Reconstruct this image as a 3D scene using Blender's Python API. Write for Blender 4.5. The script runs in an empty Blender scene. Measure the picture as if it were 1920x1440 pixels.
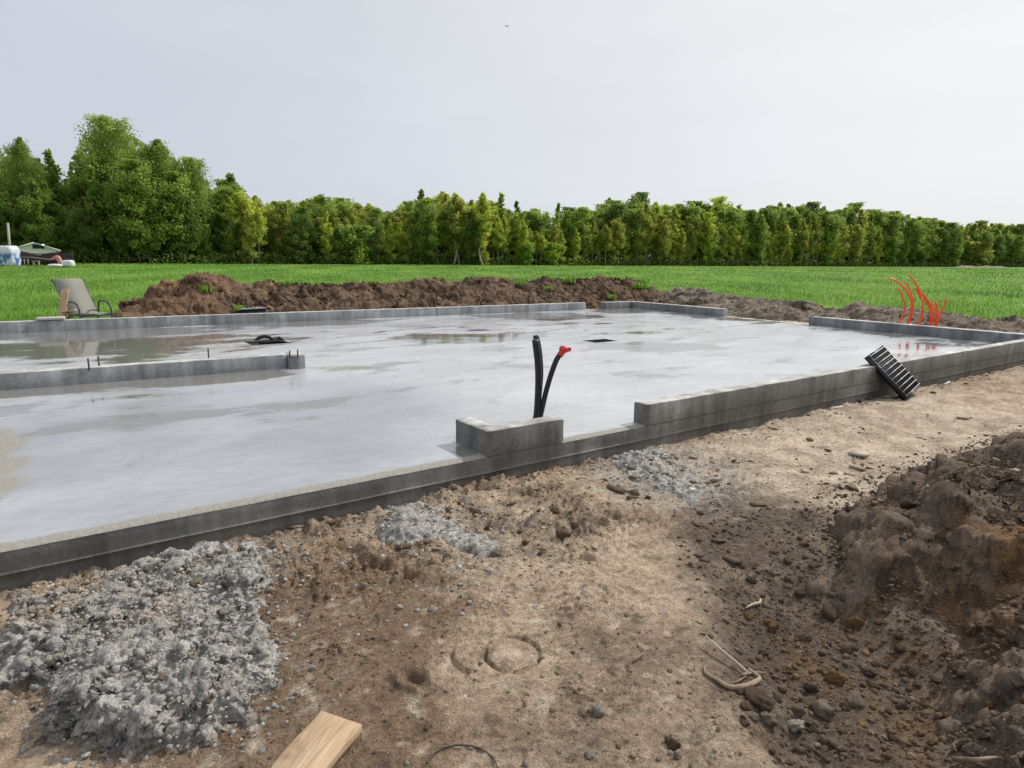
import bpy, bmesh, math, random
import numpy as np
from mathutils import Vector, Matrix

# ------------------------------------------------------------------ camera, sky, sun
SC = bpy.context.scene
COL = SC.collection
F_PX, HOR, ROLL = 1200.0, 495.0, math.radians(0.3)
PITCH = math.atan((720 - HOR) / F_PX)
CAM_Z = 1.5
cp, sp = math.cos(PITCH), math.sin(PITCH)
_f = np.array([0, cp, -sp]); _u0 = np.array([0, sp, cp]); _r0 = np.array([1.0, 0, 0])
_c, _s = math.cos(ROLL), math.sin(ROLL)
CR = _r0 * _c + _u0 * _s
CU = -_r0 * _s + _u0 * _c
CO = np.array([0, 0, CAM_Z])
cam_d = bpy.data.cameras.new('camera'); cam = bpy.data.objects.new('camera', cam_d); COL.objects.link(cam)
cam_d.sensor_width = 36.0; cam_d.lens = 36.0 * F_PX / 1920.0
cam_d.clip_start = 0.05; cam_d.clip_end = 6000
cam.matrix_world = Matrix(((CR[0], CU[0], -_f[0], 0), (CR[1], CU[1], -_f[1], 0), (CR[2], CU[2], -_f[2], CAM_Z), (0, 0, 0, 1)))
SC.camera = cam

SUN_AZ, SUN_EL = math.radians(54), math.radians(44)      # azimuth clockwise from +Y (view direction)
SUN_DIR = Vector((math.sin(SUN_AZ) * math.cos(SUN_EL), math.cos(SUN_AZ) * math.cos(SUN_EL), math.sin(SUN_EL)))
world = bpy.data.worlds.new('World'); SC.world = world; world.use_nodes = True
wn = world.node_tree; wn.nodes.clear()
def wnode(t, **k):
    n = wn.nodes.new(t)
    for a, b in k.items(): setattr(n, a, b)
    return n
w_out = wnode('ShaderNodeOutputWorld')
w_sky = wnode('ShaderNodeTexSky', sky_type='NISHITA', sun_disc=False, sun_elevation=SUN_EL, sun_rotation=SUN_AZ)
w_b1 = wnode('ShaderNodeBackground'); w_b1.inputs['Strength'].default_value = 0.1
w_b2 = wnode('ShaderNodeBackground'); w_b2.inputs['Strength'].default_value = 0.86
w_mix = wnode('ShaderNodeMixShader'); w_mix.inputs[0].default_value = 0.92
w_tc = wnode('ShaderNodeTexCoord')
w_dot = wnode('ShaderNodeVectorMath', operation='DOT_PRODUCT'); w_dot.inputs[1].default_value = SUN_DIR
w_ramp = wnode('ShaderNodeValToRGB')
cr = w_ramp.color_ramp
cr.elements[0].position = 0.0; cr.elements[0].color = (0.70, 0.755, 0.86, 1)
cr.elements[1].position = 1.0; cr.elements[1].color = (1.14, 1.13, 1.11, 1)
e = cr.elements.new(0.42); e.color = (0.785, 0.815, 0.885, 1)
e = cr.elements.new(0.78); e.color = (1.01, 1.015, 1.03, 1)
w_map = wnode('ShaderNodeMapping'); w_map.inputs['Scale'].default_value = (1.2, 1.2, 5.0)
w_noise = wnode('ShaderNodeTexNoise'); w_noise.inputs['Scale'].default_value = 1.3; w_noise.inputs['Detail'].default_value = 5
w_mr = wnode('ShaderNodeMapRange'); w_mr.inputs['From Min'].default_value = 0.3; w_mr.inputs['From Max'].default_value = 0.7
w_mr.inputs['To Min'].default_value = 0.95; w_mr.inputs['To Max'].default_value = 1.05
w_mul = wnode('ShaderNodeVectorMath', operation='SCALE')
L = wn.links.new
L(w_tc.outputs['Generated'], w_dot.inputs[0]); L(w_dot.outputs['Value'], w_ramp.inputs[0])
L(w_tc.outputs['Generated'], w_map.inputs[0]); L(w_map.outputs[0], w_noise.inputs['Vector'])
L(w_noise.outputs['Fac'], w_mr.inputs['Value']); L(w_ramp.outputs[0], w_mul.inputs[0]); L(w_mr.outputs[0], w_mul.inputs['Scale'])
L(w_mul.outputs[0], w_b2.inputs['Color']); L(w_sky.outputs[0], w_b1.inputs['Color'])
L(w_b1.outputs[0], w_mix.inputs[1]); L(w_b2.outputs[0], w_mix.inputs[2]); L(w_mix.outputs[0], w_out.inputs['Surface'])

sun_d = bpy.data.lights.new('sun', 'SUN'); sun = bpy.data.objects.new('sun', sun_d); COL.objects.link(sun)
sun_d.energy = 3.1; sun_d.angle = math.radians(1.5); sun_d.color = (1.0, 0.968, 0.925)
sun.rotation_euler = (-SUN_DIR).to_track_quat('-Z', 'Y').to_euler()
SC.view_settings.view_transform = 'Standard'; SC.view_settings.look = 'None'
SC.view_settings.exposure = 0.0; SC.view_settings.gamma = 1.0; SC.view_settings.use_curve_mapping = False
SC.render.engine = 'CYCLES'
SC.cycles.max_bounces = 6; SC.cycles.diffuse_bounces = 3; SC.cycles.glossy_bounces = 3; SC.cycles.transparent_max_bounces = 4
SC.cycles.caustics_reflective = False; SC.cycles.caustics_refractive = False

# ------------------------------------------------------------------ helpers
RNG = np.random.default_rng(11)
random.seed(5)

def at(px, py, z):
    """point of the photograph (1920 wide) where its ray meets height z"""
    d = CR * (px - 960) + CU * (720 - py) + _f * F_PX
    return CO + d * ((z - CAM_Z) / d[2])
def atd(px, py, dist):
    """point on that ray at a forward distance"""
    d = CR * (px - 960) + CU * (720 - py) + _f * F_PX
    return CO + d * (dist / d[1])
def gx(px, y):                                   # x of a photo column at forward distance y (at horizon height)
    return atd(px, HOR, y)[0]

def hash2(ix, iy, seed):
    ix = np.asarray(ix, np.int64); iy = np.asarray(iy, np.int64)
    h = (ix * 374761393 + iy * 668265263 + seed * 1442695041) & 0xffffffff
    h = ((h ^ (h >> 13)) * 1274126177) & 0xffffffff
    h = ((h ^ (h >> 16)) * 2246822519) & 0xffffffff
    return ((h ^ (h >> 15)) & 0xffffff) / float(0xffffff)
def perlin(x, y, seed=0):
    x0 = np.floor(x); y0 = np.floor(y); fx = x - x0; fy = y - y0
    ix = x0.astype(np.int64); iy = y0.astype(np.int64)
    u = fx * fx * fx * (fx * (fx * 6 - 15) + 10); v = fy * fy * fy * (fy * (fy * 6 - 15) + 10)
    def g(i, j, dx, dy):
        a = hash2(i, j, seed) * (2 * np.pi)
        return np.cos(a) * dx + np.sin(a) * dy
    a = g(ix, iy, fx, fy); b = g(ix + 1, iy, fx - 1, fy); c = g(ix, iy + 1, fx, fy - 1); d = g(ix + 1, iy + 1, fx - 1, fy - 1)
    return (a + (b - a) * u + ((c + (d - c) * u) - (a + (b - a) * u)) * v) * 1.4
def fbm(x, y, sc, oc=4, seed=0, gain=0.5, ridged=False):
    t = np.zeros_like(np.asarray(x, float)); a = 1.0; n = 0
    for k in range(oc):
        p = perlin(x * sc + 13.7 * k, y * sc - 7.3 * k, seed + k)
        if ridged: p = 1 - 2 * np.abs(p)
        t = t + a * p; n += a; a *= gain; sc *= 2.03
    return t / n
def worley(x, y, sc, seed=0):
    x = x * sc; y = y * sc
    ix = np.floor(x).astype(np.int64); iy = np.floor(y).astype(np.int64)
    best = np.full(np.shape(x), 9.0); bid = np.zeros(np.shape(x))
    for dx in (-1, 0, 1):
        for dy in (-1, 0, 1):
            jx = ix + dx; jy = iy + dy
            px = jx + hash2(jx, jy, seed); py = jy + hash2(jx, jy, seed + 71)
            d = (px - x) ** 2 + (py - y) ** 2
            m = d < best
            best = np.where(m, d, best); bid = np.where(m, hash2(jx, jy, seed + 5), bid)
    return np.sqrt(best), bid
def dome(w, r):
    return np.clip(1 - (w / r) ** 2, 0, 1) ** 0.8
def sstep(a, b, x):
    t = np.clip((x - a) / (b - a), 0, 1); return t * t * (3 - 2 * t)
def poly_sd(x, y, P):
    """signed distance to a closed polygon, positive inside"""
    P = np.asarray(P); n = len(P)
    d = np.full(np.shape(x), 1e9); ins = np.zeros(np.shape(x), bool)
    for i in range(n):
        a = P[i]; b = P[(i + 1) % n]; e = b - a
        wx = x - a[0]; wy = y - a[1]
        t = np.clip((wx * e[0] + wy * e[1]) / (e @ e), 0, 1)
        d = np.minimum(d, (wx - e[0] * t) ** 2 + (wy - e[1] * t) ** 2)
        c = ((a[1] > y) != (b[1] > y)) & (x < (b[0] - a[0]) * (y - a[1]) / (b[1] - a[1] + 1e-12) + a[0])
        ins ^= c
    return np.where(ins, 1, -1) * np.sqrt(d)
def pxpoly(pts, z=0.13):
    return np.array([at(px, py, z)[:2] for px, py in pts])
def spot(x, y, px, py, rx, ry, z=0.13, ang=0.0):
    """soft elliptical patch of ground (1 in the middle, 0 outside), given where it lies in the photograph"""
    c = at(px, py, z); r1 = abs(at(px + rx, py, z)[0] - c[0]); r2 = abs(at(px, py - ry, z)[1] - c[1])
    ca, sa = math.cos(ang), math.sin(ang)
    dx = x - c[0]; dy = y - c[1]
    q = np.sqrt(((dx * ca + dy * sa) / r1) ** 2 + ((-dx * sa + dy * ca) / r2) ** 2)
    return 1 - sstep(0.5, 1.15, q)
def srgb(r, g, b, k=1.0):
    f = lambda v: ((v / 255 + 0.055) / 1.055) ** 2.4 if v > 10 else v / 255 / 12.92
    return np.array([f(r) * k, f(g) * k, f(b) * k])

# ---- meshes
def np_mesh(name, V, Fq, smooth=False, attr=None):
    """V (n,3), Fq: (m,k) array or list of such arrays"""
    me = bpy.data.meshes.new(name)
    V = np.asarray(V, np.float32)
    if not isinstance(Fq, list): Fq = [Fq]
    Fq = [np.asarray(f, np.int32) for f in Fq if len(f)]
    me.vertices.add(len(V)); me.vertices.foreach_set('co', V.ravel())
    nl = sum(f.size for f in Fq); nf = sum(len(f) for f in Fq)
    me.loops.add(nl); me.loops.foreach_set('vertex_index', np.concatenate([f.ravel() for f in Fq]))
    starts = []; s0 = 0
    for f in Fq:
        starts.append(s0 + np.arange(len(f)) * f.shape[1]); s0 += f.size
    me.polygons.add(nf); me.polygons.foreach_set('loop_start', np.concatenate(starts).astype(np.int32))
    if smooth: me.polygons.foreach_set('use_smooth', np.ones(nf, bool))
    if attr:
        for k, a in attr.items():
            a = np.asarray(a, np.float32)
            if a.ndim == 1:
                at_ = me.attributes.new(k, 'FLOAT', 'POINT'); at_.data.foreach_set('value', a)
            else:
                at_ = me.attributes.new(k, 'FLOAT_COLOR', 'POINT')
                at_.data.foreach_set('color', np.concatenate([a, np.ones((len(a), 1), np.float32)], 1).ravel())
    me.update(calc_edges=True); me.validate()
    return me
def grid_faces(nr, nc, keep=None):
    i = np.arange(nr - 1)[:, None] * nc + np.arange(nc - 1)[None, :]
    f = np.stack([i, i + 1, i + nc + 1, i + nc], -1).reshape(-1, 4)
    if keep is not None: f = f[keep[f].any(1)]
    return f
class MB:
    """collects shapes, builds one mesh object"""
    def __init__(s): s.v = []; s.f4 = []; s.f3 = []; s.n = 0; s.fn = []
    def add(s, V, F4=None, F3=None):
        if F4 is not None and len(F4): s.f4.append(np.asarray(F4) + s.n)
        if F3 is not None and len(F3): s.f3.append(np.asarray(F3) + s.n)
        s.v.append(np.asarray(V, float)); s.n += len(V); return s
    def hexa(s, P):
        """8 points: bottom 4 (ccw), top 4"""
        return s.add(P, [[3, 2, 1, 0], [4, 5, 6, 7], [0, 1, 5, 4], [1, 2, 6, 5], [2, 3, 7, 6], [3, 0, 4, 7]])
    def box(s, c, d, R=None):
        c = np.asarray(c, float); hx, hy, hz = np.asarray(d, float) / 2
        P = np.array([[-hx, -hy, -hz], [hx, -hy, -hz], [hx, hy, -hz], [-hx, hy, -hz], [-hx, -hy, hz], [hx, -hy, hz], [hx, hy, hz], [-hx, hy, hz]])
        if R is not None: P = P @ np.asarray(R).T
        return s.hexa(P + c)
    def prism(s, poly, z0, z1):
        """vertical prism over a ccw polygon"""
        n = len(poly); P = np.asarray(poly, float)
        V = np.concatenate([np.c_[P, np.full(n, z0)], np.c_[P, np.full(n, z1)]])
        s.add(V, [[i, (i + 1) % n, n + (i + 1) % n, n + i] for i in range(n)])
        s.fn.append(([s.n - n + i for i in range(n)])); s.fn.append([s.n - n - 1 - i for i in range(n)])
        return s
    def tube(s, pts, r, seg=8, caps=True, smooth=6):
        P = np.asarray(pts, float)
        if smooth > 1 and len(P) > 2: P = catmull(P, smooth)
        n = len(P); rr = np.full(n, r) if np.isscalar(r) else np.interp(np.linspace(0, 1, n), np.linspace(0, 1, len(r)), r)
        T = np.gradient(P, axis=0); T /= np.linalg.norm(T, axis=1)[:, None] + 1e-12
        a = np.array([0, 0, 1.0]) if abs(T[0][2]) < 0.9 else np.array([1.0, 0, 0])
        U = np.cross(T[0], a); U /= np.linalg.norm(U); V = []
        th = np.arange(seg) * 2 * np.pi / seg
        for i in range(n):
            U = U - T[i] * (U @ T[i]); U /= np.linalg.norm(U) + 1e-12; W = np.cross(T[i], U)
            V.append(P[i] + rr[i] * (np.cos(th)[:, None] * U + np.sin(th)[:, None] * W))
        V = np.concatenate(V); f = []
        for i in range(n - 1):
            for j in range(seg):
                k = (j + 1) % seg; f.append([i * seg + j, i * seg + k, (i + 1) * seg + k, (i + 1) * seg + j])
        t = []
        if caps:
            V = np.concatenate([V, P[:1], P[-1:]]); c0 = n * seg; c1 = c0 + 1
            for j in range(seg):
                k = (j + 1) % seg; t.append([c0, k, j]); t.append([c1, (n - 1) * seg + j, (n - 1) * seg + k])
        return s.add(V, f, t)
    def mesh(s, name, org=(0, 0, 0), smooth=False, attr=None):
        V = np.concatenate(s.v) - np.asarray(org, float)
        Fs = []
        if s.f4: Fs.append(np.concatenate(s.f4))
        if s.f3: Fs.append(np.concatenate(s.f3))
        for n_ in s.fn: Fs.append(np.array([n_]))
        return np_mesh(name, V, Fs, smooth, attr)
def catmull(P, k):
    P = np.concatenate([[2 * P[0] - P[1]], P, [2 * P[-1] - P[-2]]]); out = []
    for i in range(1, len(P) - 2):
        for t in np.arange(k) / k:
            a, b, c, d = P[i - 1], P[i], P[i + 1], P[i + 2]
            out.append(0.5 * (2 * b + (c - a) * t + (2 * a - 5 * b + 4 * c - d) * t * t + (3 * b - a - 3 * c + d) * t ** 3))
    out.append(P[-2]); return np.array(out)

def hash3(i, j, k, seed): return hash2(i + 1013 * k, j - 3581 * k, seed)
def noise3(x, y, z, seed=0):
    x0, y0, z0 = np.floor(x).astype(np.int64), np.floor(y).astype(np.int64), np.floor(z).astype(np.int64)
    fx, fy, fz = x - x0, y - y0, z - z0; u, v, w = (q * q * (3 - 2 * q) for q in (fx, fy, fz)); t = 0
    for a in (0, 1):
        for b in (0, 1):
            for c in (0, 1): t = t + (u if a else 1 - u) * (v if b else 1 - v) * (w if c else 1 - w) * hash3(x0 + a, y0 + b, z0 + c, seed)
    return 2 * t - 1
def worley3(P, sc, seed=0):
    Q = P * sc; I = np.floor(Q).astype(np.int64); best = np.full(len(P), 9.0); bid = np.zeros(len(P))
    for dx in (-1, 0, 1):
        for dy in (-1, 0, 1):
            for dz in (-1, 0, 1):
                a, b, c = I[:, 0] + dx, I[:, 1] + dy, I[:, 2] + dz
                d = (a + hash3(a, b, c, seed) - Q[:, 0]) ** 2 + (b + hash3(a, b, c, seed + 71) - Q[:, 1]) ** 2 + (c + hash3(a, b, c, seed + 37) - Q[:, 2]) ** 2
                m_ = d < best; best = np.where(m_, d, best); bid = np.where(m_, hash3(a, b, c, seed + 5), bid)
    return np.sqrt(best), bid
def roughen(V, nr, nc, layers, seed):
    """push a sheet's points along its normals with solid noise, so steep faces get lumps too; layers: (height, lumps per metre, share of lumps)"""
    for k, (amp, sc, share) in enumerate(layers):
        P = V.reshape(nr, nc, 3); N = np.cross(np.gradient(P, axis=1), np.gradient(P, axis=0)); N /= np.linalg.norm(N, axis=2)[..., None] + 1e-12
        N = np.where(N[..., 2:] < 0, -N, N).reshape(-1, 3)
        jit = np.stack([noise3(V[:, 0] * sc * 1.7, V[:, 1] * sc * 1.7, V[:, 2] * sc * 1.7, seed + q) for q in (0, 1, 2)], 1) * 0.22 / sc
        w, i_ = worley3(V + jit, sc, seed + 10 * k + 3)
        d = dome(w, 0.78) * np.clip((i_ - (1 - share)) / share, 0, 1) ** 0.6 - 0.3 + 0.45 * noise3(V[:, 0] * sc * 0.6, V[:, 1] * sc * 0.6, V[:, 2] * sc * 0.6, seed + 50 + k)
        V = V + N * (amp * d)[:, None]
    return V
# ---- objects
def tag(o, label=None, cat=None, group=None, kind=None):
    if label: o['label'] = label
    if cat: o['category'] = cat
    if group: o['group'] = group
    if kind: o['kind'] = kind
    return o
def link(name, me, mat=None, parent=None, loc=None):
    o = bpy.data.objects.new(name, me); COL.objects.link(o)
    if mat is not None and me is not None and not me.materials: me.materials.append(mat)
    if parent is not None: o.parent = parent
    if loc is not None: o.location = loc
    return o
def thing(name, label, cat, loc=(0, 0, 0), group=None, rz=0.0):
    o = link(name, None, loc=loc); o.rotation_euler = (0, 0, rz); o.empty_display_size = 0.1
    return tag(o, label, cat, group)
def bevel(o, w, seg=2):
    m = o.modifiers.new('bevel', 'BEVEL'); m.width = w; m.segments = seg; m.limit_method = 'ANGLE'; m.angle_limit = math.radians(40)
    return o

# ---- materials
class M:
    def __init__(s, name):
        s.m = bpy.data.materials.new(name); s.m.use_nodes = True; s.t = s.m.node_tree
        s.b = s.t.nodes['Principled BSDF']; s.out = s.t.nodes['Material Output']
        s._tc = None
    def n(s, t, **k):
        o = s.t.nodes.new(t)
        for a, b in k.items(): setattr(o, a, b)
        return o
    def l(s, a, b): s.t.links.new(a, b)
    def pos(s, scale=None):
        if s._tc is None: s._tc = s.n('ShaderNodeTexCoord')
        if scale is None: return s._tc.outputs['Object']
        m = s.n('ShaderNodeMapping'); m.inputs['Scale'].default_value = scale; s.l(s._tc.outputs['Object'], m.inputs[0]); return m.outputs[0]
    def noise(s, sc, det=4, rough=0.55, vec=None, out='Fac', dist=0.0):
        o = s.n('ShaderNodeTexNoise'); o.inputs['Scale'].default_value = sc; o.inputs['Detail'].default_value = det
        o.inputs['Roughness'].default_value = rough; o.inputs['Distortion'].default_value = dist
        s.l(vec if vec is not None else s.pos(), o.inputs['Vector']); return o.outputs[out]
    def voro(s, sc, vec=None, feat='F1', out='Distance'):
        o = s.n('ShaderNodeTexVoronoi', feature=feat); o.inputs['Scale'].default_value = sc
        s.l(vec if vec is not None else s.pos(), o.inputs['Vector']); return o.outputs[out]
    def rng(s, v, a, b, c, d):
        o = s.n('ShaderNodeMapRange'); s.l(v, o.inputs['Value'])
        for k, x in zip(('From Min', 'From Max', 'To Min', 'To Max'), (a, b, c, d)): o.inputs[k].default_value = x
        return o.outputs[0]
    def ramp(s, v, stops):
        o = s.n('ShaderNodeValToRGB'); s.l(v, o.inputs[0]); r = o.color_ramp
        r.elements[0].position, r.elements[1].position = stops[0][0], stops[-1][0]
        r.elements[0].color = (*stops[0][1], 1); r.elements[1].color = (*stops[-1][1], 1)
        for p, c in stops[1:-1]: r.elements.new(p).color = (*c, 1)
        return o.outputs[0]
    def math(s, op, a, b=None):
        o = s.n('ShaderNodeMath', operation=op)
        for i, v in enumerate((a, b)):
            if v is None: continue
            if isinstance(v, (int, float)): o.inputs[i].default_value = v
            else: s.l(v, o.inputs[i])
        return o.outputs[0]
    def mix(s, f, a, b, mode='MIX'):
        o = s.n('ShaderNodeMix', data_type='RGBA', blend_type=mode)
        for i, v in ((0, f), (6, a), (7, b)):
            if isinstance(v, (int, float)): o.inputs[i].default_value = v
            elif isinstance(v, (tuple, list, np.ndarray)): o.inputs[i].default_value = (*v[:3], 1)
            else: s.l(v, o.inputs[i])
        return o.outputs[2]
    def scale(s, c, f):
        o = s.n('ShaderNodeVectorMath', operation='SCALE'); s.l(c, o.inputs[0])
        if isinstance(f, (int, float)): o.inputs['Scale'].default_value = f
        else: s.l(f, o.inputs['Scale'])
        return o.outputs[0]
    def attr(s, name, out='Color'):
        o = s.n('ShaderNodeAttribute'); o.attribute_name = name; return o.outputs[out]
    def set(s, **k):
        for a, v in k.items():
            i = s.b.inputs[a.replace('_', ' ')]
            if isinstance(v, (int, float)): i.default_value = v
            elif isinstance(v, (tuple, list, np.ndarray)): i.default_value = (*v[:3], 1) if len(i.default_value) == 4 else tuple(v)
            else: s.l(v, i)
        return s
    def bump(s, h, strength=0.5, dist=0.01, prev=None):
        o = s.n('ShaderNodeBump'); o.inputs['Strength'].default_value = strength; o.inputs['Distance'].default_value = dist
        s.l(h, o.inputs['Height'])
        if prev is not None: s.l(prev, o.inputs['Normal'])
        return o.outputs[0]
def simple(name, col, rough=0.6, nsc=20.0, amt=0.15, metal=0.0, bump=0.0, spec=0.5):
    """plain coloured material with a little uneven wear"""
    m = M(name); n1 = m.noise(nsc, 5); f = m.rng(n1, 0.3, 0.7, 1 - amt, 1 + amt)
    rgb = m.n('ShaderNodeRGB'); rgb.outputs[0].default_value = (*col, 1)
    m.set(Base_Color=m.scale(rgb.outputs[0], f), Roughness=m.rng(n1, 0.3, 0.7, rough * 0.85, min(1, rough * 1.15)), Metallic=metal, Specular_IOR_Level=spec)
    if bump: m.set(Normal=m.bump(m.noise(nsc * 4, 4), 0.5, bump))
    return m.m

def earth_mat(name, fine=150.0, fd=0.014, mid=32.0, md=0.035, spec=0.25, rough=0.95, grain=1.0, flake=0.0):
    m = M(name)
    c = m.attr('col')
    g = m.noise(fine, 4, 0.7); g2 = m.noise(mid, 5, 0.65); g3 = m.noise(7.0, 4)
    f = m.math('MULTIPLY', m.rng(g, 0.25, 0.75, 1 - 0.5 * grain, 1 + 0.5 * grain), m.rng(g2, 0.3, 0.7, 1 - 0.34 * grain, 1 + 0.34 * grain))
    c = m.scale(c, f)
    sp_ = m.voro(fine * 0.8)
    c = m.mix(m.rng(sp_, 0.10, 0.2, 0.45, 0.0), c, m.scale(c, 1.7))
    vb = m.voro(fine * 0.42, feat='F1'); vc = m.voro(mid * 1.3, feat='F1')
    c = m.mix(m.rng(g3, 0.5, 0.75, 0.0, 0.25), c, m.scale(c, 0.7))
    m.set(Base_Color=c, Roughness=rough, Specular_IOR_Level=spec)
    n = m.bump(g2, 0.8, md); n = m.bump(vc, 0.45, -0.35 / mid * 1.0, n); n = m.bump(vb, 0.4, -0.6 / fine * 1.6, n); n = m.bump(g, 0.85, fd, n)
    if flake:                                                    # torn, trodden crust drawn out along the wheel lane
        r_ = m.n('ShaderNodeMapping'); r_.inputs['Rotation'].default_value = (0, 0, -0.6); m.l(m.pos(), r_.inputs[0])
        s_ = m.n('ShaderNodeMapping'); s_.inputs['Scale'].default_value = (0.5, 1.5, 1); m.l(r_.outputs[0], s_.inputs[0])
        k1 = m.noise(6, 3, 0.55, s_.outputs[0], dist=0.3); t_ = m.math('FRACT', m.math('MULTIPLY', k1, 7.0)); st_ = m.rng(t_, 0.0, 0.10, 0.0, 1.0)
        gate = m.rng(m.noise(1.3, 3), 0.46, 0.62, 0.0, 1.0); n = m.bump(m.math('MULTIPLY', m.math('SUBTRACT', st_, m.math('MULTIPLY', t_, 0.9)), gate), 0.9, flake, n)
    m.set(Normal=n)
    return m.m
# ------------------------------------------------------------------ the plan of the place (metres; camera at the origin looking along +Y)
SZ = 0.35                                    # top of the slab
def xy(px, py, z=SZ): return at(px, py, z)[:2]
def unit(v): return v / np.linalg.norm(v)
def inter(p, d, q, e):
    A = np.array([[d[0], -e[0]], [d[1], -e[1]]]); t = np.linalg.solve(A, q - p); return p + d * t[0]
NA, NB = xy(0, 1032), xy(1920, 660)
FA, FB = xy(0, 625), xy(1098, 580.5)
RA, RB = xy(1352, 593), xy(1857, 641.5)
du = unit(NB - NA); dn_ = np.array([du[1], -du[0]])       # along the near edge; outward (towards the camera)
dfu = unit(FB - FA); dfo = np.array([-dfu[1], dfu[0]])     # along the far wall; outward
dru = unit(RB - RA); dro = np.array([-dru[1], dru[0]])     # along the right wall towards the camera; outward
C_FR = inter(FA, dfu, RA, dru); C_NR = inter(NA, du, RA, dru)
NL = NA - du * 3.0; FL = FA - dfu * 3.2
def dist_near(x, y): return (x - NA[0]) * dn_[0] + (y - NA[1]) * dn_[1]
def dist_far(x, y): return (x - FA[0]) * dfo[0] + (y - FA[1]) * dfo[1]
def along_far(x, y): return (x - FA[0]) * dfu[0] + (y - FA[1]) * dfu[1]
def dist_right(x, y): return (x - RA[0]) * dro[0] + (y - RA[1]) * dro[1]
S_BERM = along_far(*xy(232, 606))
def zone(x, y):
    """> 0 out in the field, < 0 on the building site"""
    s = along_far(x, y)
    lf = 0.9 + 2.6 * sstep(S_BERM - 0.6, S_BERM + 1.2, s)
    return np.maximum(dist_far(x, y) - lf, dist_right(x, y) - 2.9) + 0.25 * fbm(x, y, 0.6, 3, 90)
def field_z(x, y):
    d = np.hypot(x, y)
    return 0.2 + 1.05 * sstep(14, 95, d) + 0.02 * fbm(x, y, 0.12, 2, 91)

# ---- masses of earth and concrete, as outlines on the ground
MOUND = np.concatenate([pxpoly([(2100, 780), (1950, 822), (1800, 868), (1690, 910), (1600, 955), (1545, 1000), (1540, 1045), (1590, 1085), (1660, 1120), (1740, 1125), (1775, 1180), (1800, 1260), (1825, 1350), (1860, 1460)], 0.13),
                        np.array([[1.5, 0.7], [4, 0.2], [9, 3.5], [9, 7.5]])])
PILE_A = pxpoly([(-60, 1210), (60, 1120), (190, 1078), (330, 1040), (420, 1028), (510, 1040), (530, 1085), (500, 1140), (520, 1200), (525, 1275), (480, 1325), (400, 1370), (240, 1402), (120, 1392), (95, 1340), (30, 1305), (-80, 1290)], 0.17)
PILE_B = pxpoly([(690, 1030), (676, 990), (715, 955), (790, 942), (850, 962), (880, 990), (960, 1035), (920, 1055), (850, 1040), (800, 1030), (745, 1042)], 0.16)
PILE_C = pxpoly([(1120, 878), (1165, 850), (1215, 838), (1270, 850), (1330, 892), (1355, 925), (1300, 945), (1235, 925), (1180, 905)], 0.17)
LIP = pxpoly([(1255, 1480), (1275, 1345), (1340, 1305), (1385, 1330), (1420, 1380), (1500, 1480)], 0.12)
def hollow(x, y): return np.clip(spot(x, y, 1560, 1210, 210, 150) + 0.8 * spot(x, y, 1560, 1390, 130, 90), 0, 1)
def warp(x, y, a, sc, seed): return a * fbm(x, y, sc, 3, seed), a * fbm(x, y, sc, 3, seed + 40)

ARCS = []
for k in range(70):
    px = RNG.uniform(560, 1560); py = RNG.uniform(900, 1330)
    if px > 1250 and py > 1000: px -= 320
    c = at(px, py, 0.13)
    ARCS.append((c[0], c[1], RNG.uniform(0.035, 0.14), RNG.uniform(0, 6.28), RNG.uniform(0.5, 2.2), RNG.uniform(0.004, 0.011)))
RING = at(960, 1238, 0.115)
HEEL = [(at(px, py, 0.12)[:2], r) for px, py, r in ((1240, 925, 0.05), (1070, 975, 0.07), (1150, 985, 0.05), (1095, 1060, 0.05), (770, 1105, 0.05), (790, 1085, 0.06), (660, 1060, 0.09), (1120, 1000, 0.06), (775, 1290, 0.05), (980, 945, 0.06), (700, 1090, 0.08), (900, 940, 0.07))]

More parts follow.
